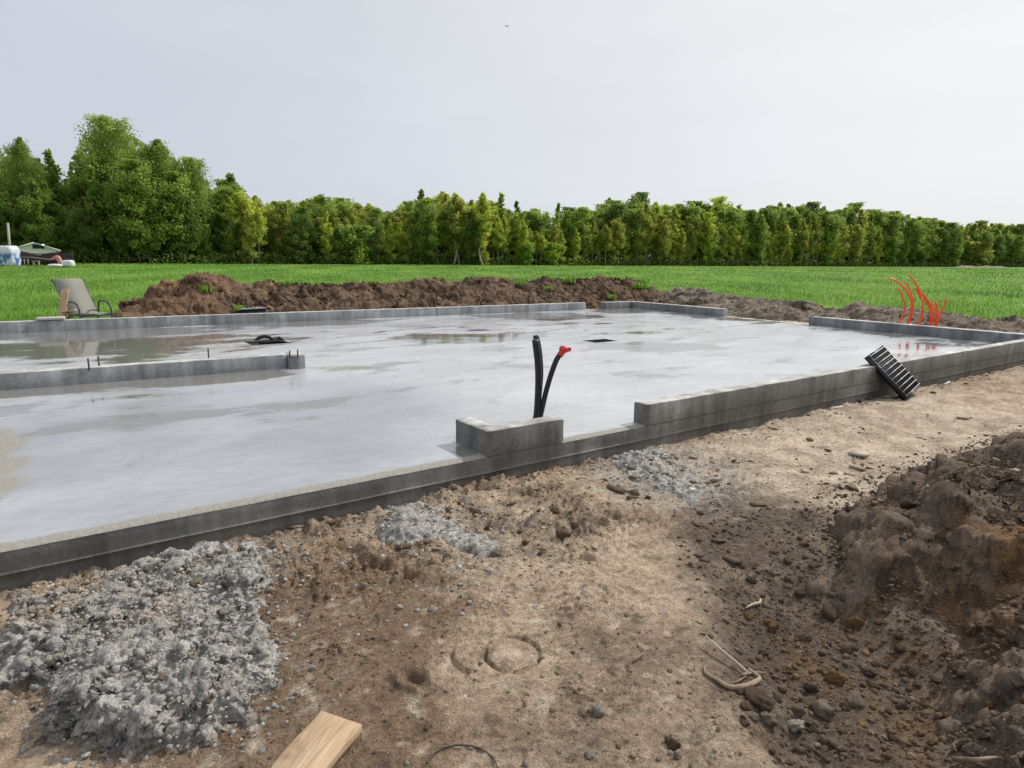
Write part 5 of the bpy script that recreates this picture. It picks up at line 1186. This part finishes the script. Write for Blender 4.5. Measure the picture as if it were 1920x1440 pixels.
# local: x across, -y forwards (towards the sitter's knees)
link('seat', strip([(-0.42, 0.40), (-0.36, 0.415), (-0.15, 0.39), (0.06, 0.36)], 0.52, 0.52).mesh('seat', smooth=True), MAT_SLING, ch)
link('backrest', strip([(0.05, 0.37), (0.20, 0.52), (0.40, 0.76), (0.52, 0.93), (0.60, 1.01), (0.70, 1.03)], 0.54, .54).mesh('backrest', smooth=True), MAT_SLING, ch)
for sx in (-1, 1):
    x_ = sx * 0.30
    link('frame_rail', MB().tube([(x_ * .93, -0.43, 0.40), (x_ * .93, -0.1, 0.38), (x_ * .93, 0.05, 0.36), (x_ * .93, 0.4, 0.76), (x_ * .93, 0.52, 0.93), (x_ * .93, 0.69, 1.02)], 0.014, 8, True, 4).mesh('frame_rail', smooth=True), MAT_FRAME, ch)
    link('armrest', MB().tube([(x_, 0.10, 0.42), (x_, 0.07, 0.58), (x_, -0.02, 0.63), (x_, -0.26, 0.62), (x_, -0.38, 0.56), (x_, -0.43, 0.40), (x_, -0.45, 0.0)], 0.019, 8, True, 5).mesh('armrest', smooth=True), MAT_FRAME, ch)
    link('leg', MB().tube([(x_ * .95, 0.06, 0.38), (x_ * .95, 0.22, 0.18), (x_, 0.28, 0.0)], 0.016, 8, True, 3).mesh('leg', smooth=True), MAT_FRAME, ch)
link('front_bar', MB().tube([(-.30, -0.43, 0.385), (.30, -0.43, 0.385)], 0.02, 8, True, 1).mesh('front_bar', smooth=True), MAT_FRAME, ch)
# boards by the chair
m = M('raw_wood'); gn = m.noise(5, 6, .6, m.pos((1, 14, 14)), dist=1.2); wc_ = m.ramp(gn, [(.3, (.34, .22, .12)), (.55, (.55, .39, .24)), (.75, (.66, .50, .34))]); wc_ = m.mix(m.rng(m.noise(9, 5, .65), .55, .68, 0, .55), wc_, (.30, .26, .21)); wc_ = m.mix(m.rng(m.noise(5, 3), .60, .68, 0, .6), wc_, (.36, .17, .07)); m.set(Base_Color=wc_, Roughness=.75, Normal=m.bump(gn, .4, .004)); MAT_WOOD = m.m
def board(name, a, b, w, t, mat, label, cat, side=None, end_cut=0.0):
    a, b = np.asarray(a, float), np.asarray(b, float); ax = unit(b - a); L_ = np.linalg.norm(b - a)
    s_ = np.array([1., 0, 0]) if side is None else np.asarray(side, float); s_ = unit(s_ - ax * (s_ @ ax)); n_ = np.cross(ax, s_); R = np.stack([ax, s_, n_], 1)
    mb = MB(); nx_ = 9; V = []
    for i in range(nx_):
        q = i / (nx_ - 1); x_ = -L_ / 2 + L_ * q; j = 0.006 * w / .1 * math.sin(7.3 * q + 1)
        for (u_, v_) in ((-1, -1), (1, -1), (1, 1), (-1, 1)): V.append((x_ + (end_cut * u_ * (q - .5) * 2 if end_cut else 0), u_ * w / 2 + j * .4, v_ * t / 2))
    f = [[0, 3, 2, 1]] + [[(nx_ - 1) * 4 + k for k in range(4)]]
    for i in range(nx_ - 1):
        for k in range(4): f.append([i * 4 + k, i * 4 + (k + 1) % 4, (i + 1) * 4 + (k + 1) % 4, (i + 1) * 4 + k])
    o = link(name, mb.add(V, f).mesh(name), mat); o.matrix_world = Matrix.Translation((a + b) / 2) @ Matrix(R.tolist()).to_4x4(); bevel(o, min(t, w) * .08, 1)
    return tag(o, label, cat)
y_ = far_y(120, 0.55); board('wooden_board', atd(116.5, 603, y_), atd(122, 542, y_ + .1), 0.13, 0.03, MAT_WOOD, 'pale wooden board standing upright left of the chair', 'board')
y_ = far_y(127, 0.50); q = atd(128, 583.5, y_); board('wooden_offcut', q - [.12, .02, 0.01], q + [.12, .03, .02], 0.2, 0.025, MAT_WOOD, 'short wooden offcut lying level between upright board and chair arm', 'board', (0, 1, 0))
MAT_PALEB = simple('pale_board', (0.50, 0.47, 0.42), .8, 12, .15)
fw = FA + dfu * ((xy(106, 612) - FA) @ dfu) + dfo * 0.1
board('pale_plank', (*(fw - dfu * 0.2), SZ + .208), (*(fw + dfu * 0.19), SZ + .210), 0.24, 0.04, MAT_PALEB, 'flat pale plank piece lying on top of the far kerb wall near the chair', 'plank', (*dfo, 0))
# black sheet with a pale jagged edge at the foot of the bank
y_ = far_y(472, 0.45); mb = MB(); q0 = atd(448, 600, y_); q1 = atd(497, 598, y_); n = 24; V = []; 
tp = [atd(448 + 49 * i / n, 581.2 - 2.6 * i / n, y_ + .1) for i in range(n + 1)]
for i in range(n + 1):
    b0 = q0 * (1 - i / n) + q1 * (i / n); V += [b0, tp[i], tp[i] + [0, .03, -.004], b0 + [0, .03, 0]]
f = [[4 * i + a, 4 * i + b, 4 * i + 4 + b, 4 * i + 4 + a] for i in range(n) for a, b in ((0, 1), (1, 2), (2, 3))]
o = thing('black_sheet', 'black studded sheet with a pale jagged edge at the foot of the bank', 'sheet', tuple(q0)); link('sheet', mb.add(V, f).mesh('sheet', q0), MAT_BLACK, o)
mb = MB(); rj = random.Random(4)
for i in range(n): 
    c_ = tp[i] * .5 + tp[i + 1] * .5; mb.box(c_ + [0, 0, .008 + rj.uniform(0, .012)], (.024, .035, .012 + rj.uniform(0, .02)))
link('edge', mb.mesh('edge', q0), simple('sheet_edge', (.62, .62, .6), .6), o)
# thin stake on the bank
bx, by, bz = on_bank(962, 556); tp_ = atd(961.5, 507, by + .05); tag(link('thin_stake', MB().tube([(bx, by, bz - .1), tp_], 0.008, 6, True, 1).mesh('thin_stake', (bx, by, bz)), simple('stake_grey', (.25, .2, .17), .7), None, (bx, by, bz)), 'thin upright stake in the middle of the earth bank', 'stake')

# ------------------------------------------------------------------ things lying about in front
def lie(px, py, dz=0.0):
    p = at(px, py, 0.13)
    for _ in range(4): p = at(px, py, float(surf_z(p[:1], p[1:2])[0]) + dz)
    return p
a, b = lie(560, 1452, .012), lie(640, 1362, .012); sd_ = lie(668, 1380) - lie(592, 1352); plank = board('wooden_plank', a + (a - b) * .5, b + [0, 0, .02], np.linalg.norm(sd_[:2]) * 0.98, 0.028, MAT_WOOD, 'raw wooden plank end lying in the dirt at the bottom edge', 'plank', sd_)
def stick(name, pts, r, mat, label, cat, dz=0.006, seg=7):
    P = [lie(px, py, dz + (0.02 if 0 < i < len(pts) - 1 and name == 'x' else 0)) for i, (px, py) in enumerate(pts)]
    return tag(link(name, MB().tube(P, r, seg, True, 4).mesh(name, P[0], True), mat, None, tuple(P[0])), label, cat)
MAT_ROOT = simple('dry_root', (.28, .20, .135), .8, 40, .3); MAT_ROOTP = simple('dry_stem', (.42, .35, .28), .8, 40, .2); MAT_WIRE = simple('dark_wire', (.04, .035, .03), .6)
P0 = lie(1400, 1265); rt_ = thing('forked_root', 'pale forked root lying on the dark soil below the sand', 'root', tuple(P0))
def rp(pts, r, mat, nm): P = [lie(px, py, dz) for px, py, dz in pts]; link(nm, MB().tube(P, r, 8, True, 4).mesh(nm, P0, True), mat, rt_)
rp([(1323, 1192, .03), (1350, 1217, .03), (1378, 1240, .025), (1404, 1264, .012)], [.0035, .0065], MAT_ROOTP, 'stem'); rp([(1320, 1250, .004), (1324, 1262, .008), (1345, 1275, .008), (1368, 1288, .008), (1395, 1287, .01), (1414, 1280, .012), (1424, 1272, .012), (1412, 1262, .012), (1402, 1255, .012)], [.003, .010, .007], MAT_ROOT, 'root'); rp([(1392, 1265, .01), (1412, 1261, .01), (1436, 1261, .008)], [.006, .0025], MAT_ROOT, 'root')
for k in range(4): rp([(1400, 1268, .01), (1392 - 6 * k, 1272 + 3 * k, .015), (1380 - 4 * k, 1284 - k, .006)], .0015, MAT_ROOT, 'rootlet')
stick('bark_strip', [(1398, 1140), (1412, 1133), (1424, 1130), (1426, 1123)], [.003, .008, .004], MAT_ROOTP, 'curled strip of pale bark on the dark soil above the forked root', 'bark', .008)
stick('stick', [(1788, 1423), (1830, 1424), (1862, 1421), (1893, 1422)], [.007, .004], MAT_ROOT, 'brown stick with pale end at the bottom right corner', 'stick', .015)
stick('twig', [(1187, 1241), (1205, 1225)], .004, simple('red_twig', (.26, .13, .09), .8), 'short reddish twig right of the round print', 'twig')
stick('wire_loop', [(800, 1432), (815, 1412), (840, 1400), (875, 1397), (905, 1406), (925, 1422), (934, 1442)], .0022, MAT_WIRE, 'thin dark wire bent in an arc at the bottom edge', 'wire', .004)
MAT_BITS = simple('pale_scrap', (.58, .55, .50), .7, 30, .15)
stick('pale_stick', [(1768, 722), (1780, 716)], .012, MAT_BITS, 'pale stick on the sand right of the grate', 'stick', .01)
stick('pale_stick', [(1556, 767), (1578, 763)], .014, MAT_BITS, 'pale flat stick against the footing left of the grate', 'stick', .01)
stick('pale_stick', [(62, 1111), (100, 1096)], .006, MAT_BITS, 'thin pale stick against the footing above the largest concrete heap', 'stick', .01)
def scrap(name, pts, mat, label, cat, th=.006, dz=.01):
    P = np.array([lie(px, py, dz) for px, py in pts]); c_ = P.mean(0); n = len(P); V = np.concatenate([P - c_, P - c_ + [0, 0, th]]); mb = MB(); mb.add(V, [[i, (i + 1) % n, n + (i + 1) % n, n + i] for i in range(n)]); mb.fn += [list(range(n, 2 * n)), list(range(n - 1, -1, -1))]
    return tag(link(name, mb.mesh(name), mat, None, tuple(c_)), label, cat)
scrap('paper_scrap', [(1062, 872), (1076, 870), (1075, 866), (1064, 866)], simple('white_paper', (.72, .72, .70), .7), 'flat white paper scrap by the footing below the L shaped block', 'scrap', .004, .012)
stick('paper_curl', [(1062, 871), (1060, 865), (1057, 859)], .006, simple('white_paper_b', (.7, .7, .68), .7), 'upright curled white paper beside the flat scrap', 'scrap', .02)
scrap('wood_chip', [(1028, 878), (1035, 876), (1030, 870), (1026, 873)], MAT_BITS, 'small pale wood chip left of the white paper scraps', 'scrap'); scrap('wood_chip', [(1022, 884), (1036, 880), (1035, 878), (1021, 881)], MAT_BITS, 'long pale wood chip just below the small one', 'scrap')
scrap('wet_board', [(905, 908), (935, 900), (962, 893), (958, 889), (925, 895), (900, 903)], simple('wet_board', (.22, .23, .25), .3, 15, .3), 'wet grey board strip lying in the trench below the L shaped block', 'board', .012, .02)
stick('pale_lath', [(1136, 849), (1162, 848)], .007, MAT_BITS, 'pale lath end poking out beside the flattened concrete heap', 'lath', .02)
scrap('plastic_scrap', [(1290, 918), (1300, 921), (1304, 917), (1293, 915)], MAT_BITS, 'small whitish scrap on the sand near the flattened concrete heap', 'scrap')
scrap('dry_flake', [(1590, 852), (1622, 858), (1632, 852), (1604, 846)], simple('dry_mud', (.42, .36, .29), .9), 'flat dry flake of mud on the sandy lane', 'flake', .012, .008)

# ------------------------------------------------------------------ yard at the left edge of the field
def yz(px, y): x = gx(px, y); return x, float(field_z(np.array(x), np.array(y)))
MAT_WHITE = simple('white_cladding', (.95, .89, .93), .5, 6, .05); MAT_ROOF = simple('roof_sheet', (.55, .56, .58), .5, 8, .1); MAT_DKG = simple('dark_glass', (.02, .022, .025), .15); MAT_BRN = simple('dark_brown_boards', (.035, .018, .014), .6, 6, .3)
y_ = 66.0; x0, x1 = gx(24, y_), gx(112, y_); z0 = yz(60, y_)[1] - .2; ze = atd(60, 468, y_)[2]; zr = atd(66, 454.5, y_)[2]; xr = gx(68, y_)
sh = thing('shed', 'white shed with a low gable above the dark brown fence', 'shed', ((x0 + x1) / 2, y_, z0)); o_ = np.array(sh.location); sh.rotation_euler = (0, 0, math.radians(37)); sh.scale = (.80, .80, 1)
mb = MB(); poly = [(x0 + .1, z0), (x1 - .1, z0), (x1 - .1, ze), (xr, zr - .12), (x0 + .1, ze)]; n = 5; V = [(a, y_, b) for a, b in poly] + [(a, y_ + 5, b) for a, b in poly]
mb.add(V, [[i, n + i, n + (i + 1) % n, (i + 1) % n] for i in range(n)]); mb.fn += [[4, 3, 2, 1, 0], [5, 6, 7, 8, 9]]; link('wall', mb.mesh('wall', o_), MAT_WHITE, sh)
for (xa, za), (xb, zb) in (((x0 - .35, ze - .08), (xr, zr)), ((xr, zr), (x1 + .35, ze - .05))):
    mb = MB(); mb.hexa([(xa, y_ - .35, za - .1), (xb, y_ - .35, zb - .1), (xb, y_ + 5.3, zb - .1), (xa, y_ + 5.3, za - .1), (xa, y_ - .35, za + .03), (xb, y_ - .35, zb + .03), (xb, y_ + 5.3, zb + .03), (xa, y_ + 5.3, za + .03)]); link('roof', mb.mesh('roof', o_), MAT_ROOF, sh)
c_ = atd(72, 462.5, y_); w = link('window', MB().box(c_ + [0, -.02, 0], (1.24, .06, .42)).mesh('window', o_), MAT_DKG, sh)
mb = MB(); 
for sx in (-1, 1): mb.box(c_ + [sx * .64, -.04, 0], (.05, .08, .5))
for sz in (-1, 1): mb.box(c_ + [0, -.04, sz * .235], (1.22, .08, .05))
link('frame', mb.mesh('frame', o_), MAT_WHITE, w)
# fence of dark boards with dipping top
y_ = 62.0; z0 = yz(80, y_)[1] - .1; fc = thing('board_fence', 'dark brown board fence with two arched panels before the shed', 'fence', (gx(85, y_), y_, z0)); o_ = np.array(fc.location)
topf = lambda px: np.interp(px, [22, 32, 45, 56, 66, 74.9, 75.1, 84, 95, 111, 112, 138], [471, 471, 471.5, 473.5, 476.5, 479, 479, 476, 474, 473, 474.5, 474.5])
def fpanel(pa, pb, nm):
    mb = MB(); q = pa
    while q < pb:
        a_, b_ = gx(q, y_), gx(q + 1.7, y_); zt = atd(q + .85, topf(q + .85), y_)[2]; mb.box(((a_ + b_) / 2, y_, (z0 + zt) / 2), (b_ - a_ - .008, .03, zt - z0)); q += 1.7
    for zz in (.35, 1.2): mb.box(((gx(pa, y_) + gx(pb, y_)) / 2, y_ + .05, z0 + zz), (gx(pb, y_) - gx(pa, y_), .04, .09))
    link('panel', mb.mesh('panel', o_), MAT_BRN, fc)
fpanel(24, 75, 'a'); fpanel(75, 111, 'b'); fpanel(111.5, 138, 'c')
for q in (24, 75, 111.2, 138):
    zt = atd(q, 473 if q != 75 else 477, y_)[2]; link('post', MB().box((gx(q, y_), y_ - .04, (z0 + zt) / 2), (.11, .05, zt - z0 + .1)).mesh('post', o_), MAT_BRN, fc)
# utility pole
y_ = 64.0; b_ = np.array([gx(20.5, y_), y_, yz(20, y_)[1] - .2]); t_ = atd(14.5, 418, y_); po = thing('pole', 'pale wooden pole rising left of the white shed', 'pole', tuple(b_)); link('shaft', MB().tube([b_, t_], [.13, .10], 10, True, 1).mesh('shaft', b_, True), simple('weathered_pole', (.42, .40, .35), .8), po); mb = MB(); mb.box(t_ + [-.1, 0, -.32], (.34, .08, .08)); link('bracket', mb.mesh('bracket', b_), MAT_BRN, po)
# wrapped stack, tent edge, bags, frame, cloth, rail
def blob(name, c, d, mat, label, cat, seed=3, sq=2.6):
    n_ = np.abs(ICO3) ** sq; s_ = 1 / (n_.sum(1) ** (1 / sq)); V = ICO3 * s_[:, None]; V = V * (1 + .05 * perlin(V[:, 0] * 2.5 + seed, V[:, 1] * 2.5 + V[:, 2] * 3, seed))[:, None]
    return tag(link(name, np_mesh(name, V * np.array(d) / 2, ICO3_F, True), mat, None, tuple(c)), label, cat)
y_ = 58.0; sc_ = y_ / F_PX; g = lambda px: yz(px, y_)[1]
m = M('blue_white_wrap'); t_ = m.noise(1.6, 3, .5, m.pos((1, 1, .6)), dist=.6); sepz = m.n('ShaderNodeSeparateXYZ'); m.l(m.pos(), sepz.inputs[0]); bl = m.math('MULTIPLY', m.rng(sepz.outputs[2], .15, .45, 1, 0), m.rng(t_, .42, .52, 0, 1)); m.set(Base_Color=m.mix(bl, (.66, .70, .76), (.06, .16, .42)), Roughness=.35); 
hh = (508 - 470) * sc_; blob('wrapped_stack', (gx(20, y_), y_, g(20) + hh / 2 - .1), (26 * sc_, 1.2, hh + .1), m.m, 'white and blue plastic wrapped stack left of the brown fence', 'wrapped stack', 5, 9)
tb = [atd(-30, 512, y_), atd(11, 512, y_), atd(11, 512, y_ + 2), atd(-30, 512, y_ + 2)]; ap = [atd(-12, 462, y_ + 1), atd(-11, 462, y_ + 1.01)]
mb = MB(); mb.add(np.array(tb + ap[:1]), None, [[0, 1, 4], [1, 2, 4], [2, 3, 4], [3, 0, 4]]); tag(link('tarp_tent', mb.mesh('tarp_tent', tb[0]), simple('pale_blue_tarp', (.42, .56, .76), .5, 4, .08), None, tuple(tb[0])), 'pale blue tarpaulin tent cut off by the left edge', 'tent')
MAT_BAG = simple('white_bag', (.72, .71, .69), .6, 6, .06)
blob('white_bag', (gx(128, y_), y_, g(128) + 6.5 * sc_), (20 * sc_, .7, 13 * sc_), MAT_BAG, 'boxy white bag at the right end of the brown fence', 'bag', 7, 4.5); blob('white_bag', (gx(112, y_), y_ - .6, g(112) + 2.6 * sc_), (26 * sc_, .8, 7 * sc_), MAT_BAG, 'flat white bag lying left of the boxy one', 'bag', 9, 2.4)
b_ = np.array([gx(117, y_), y_ + .1, g(117)]); P = [atd(a, c, y_) for a, c in ((92, 487), (98, 485.5), (104, 483.5), (108, 483), (111, 487), (113.5, 493), (115.5, 500), (117, 507))]
tag(link('pink_cover', MB().tube(P, [.05, .10, .17, .21, .21, .19, .16, .13], 10, True, 3).mesh('pink_cover', b_, True), simple('pink_cloth', (.55, .24, .20), .75, 5, .25), None, tuple(b_)), 'bent pinkish cover standing behind the white bags', 'cover')
MAT_TIMB = simple('grey_timber', (.33, .30, .26), .8, 10, .2)
b_ = np.array([gx(67, y_), y_ - .4, g(67)]); fr_ = thing('timber_frame', 'small grey timber trestle in front of the brown fence', 'trestle', tuple(b_))
for q in (62.5, 72.5): a_ = atd(q, 490, y_ - .4); link('leg', MB().box((a_[0], a_[1], (a_[2] + b_[2]) / 2), (.11, .11, a_[2] - b_[2] + .1)).mesh('leg', b_), MAT_TIMB, fr_)
a_ = atd(67.5, 490.8, y_ - .4); link('top_rail', MB().box(a_ + [0, 0, .05], (.66, .14, .07)).mesh('top_rail', b_), MAT_TIMB, fr_)
P = [atd(14, 498.5, y_ - .6), atd(60, 501.5, y_ - .6), atd(104, 505.5, y_ - .6)]; tag(link('long_rail', MB().tube(P, .07, 8, True, 1).mesh('long_rail', P[1]), MAT_TIMB, None, tuple(P[1])), 'long grey timber rail lying along the front of the yard', 'rail')
P = [atd(34, 482, y_ + 1), atd(60, 482.5, y_ + 1), atd(92, 486.5, y_ + 1)]; tag(link('long_rail', MB().tube(P, .035, 8, True, 1).mesh('long_rail', P[1]), MAT_TIMB, None, tuple(P[1])), 'thin upper rail crossing the brown fence', 'rail')
for k, q in enumerate((38, 45, 52)):
    a_ = atd(q, 486, y_ + .6); b_ = np.array([gx(q + .8, y_ + .6), y_ + .6, g(q)]); tag(link('thin_post', MB().tube([b_, a_], .045, 7, True, 1).mesh('thin_post', b_), MAT_TIMB, None, tuple(b_)), 'thin grey post before the brown fence, %s from the wrapped stack' % ('first', 'second', 'third')[k], 'post', 'thin posts before the fence')
# bird
p = atd(950.5, 49.5, 45); o = thing('bird', 'tiny dark bird high in the pale sky', 'bird', tuple(p)); V = [(-.02, -.11, 0), (.02, -.11, 0), (.03, 0, .03), (-.03, 0, .03), (0, .13, .0), (0, -.0, -.035)]
mb = MB(); mb.tube([(0, -.12, 0), (0, -.05, 0), (0, .06, .0), (0, .13, 0.005)], [.012, .035, .03, .01], 8, True, 2); link('body', mb.mesh('body'), MAT_BRN, o)
for sx in (-1, 1): mb = MB(); mb.add([(sx * .02, -.05, .01), (sx * .12, -.02, .05), (sx * .20, .05, .03), (sx * .1, .04, .04), (sx * .02, .05, .01)], None, [[0, 1, 4], [1, 2, 3], [1, 3, 4]]); link('wing', mb.mesh('wing'), MAT_BRN, o)
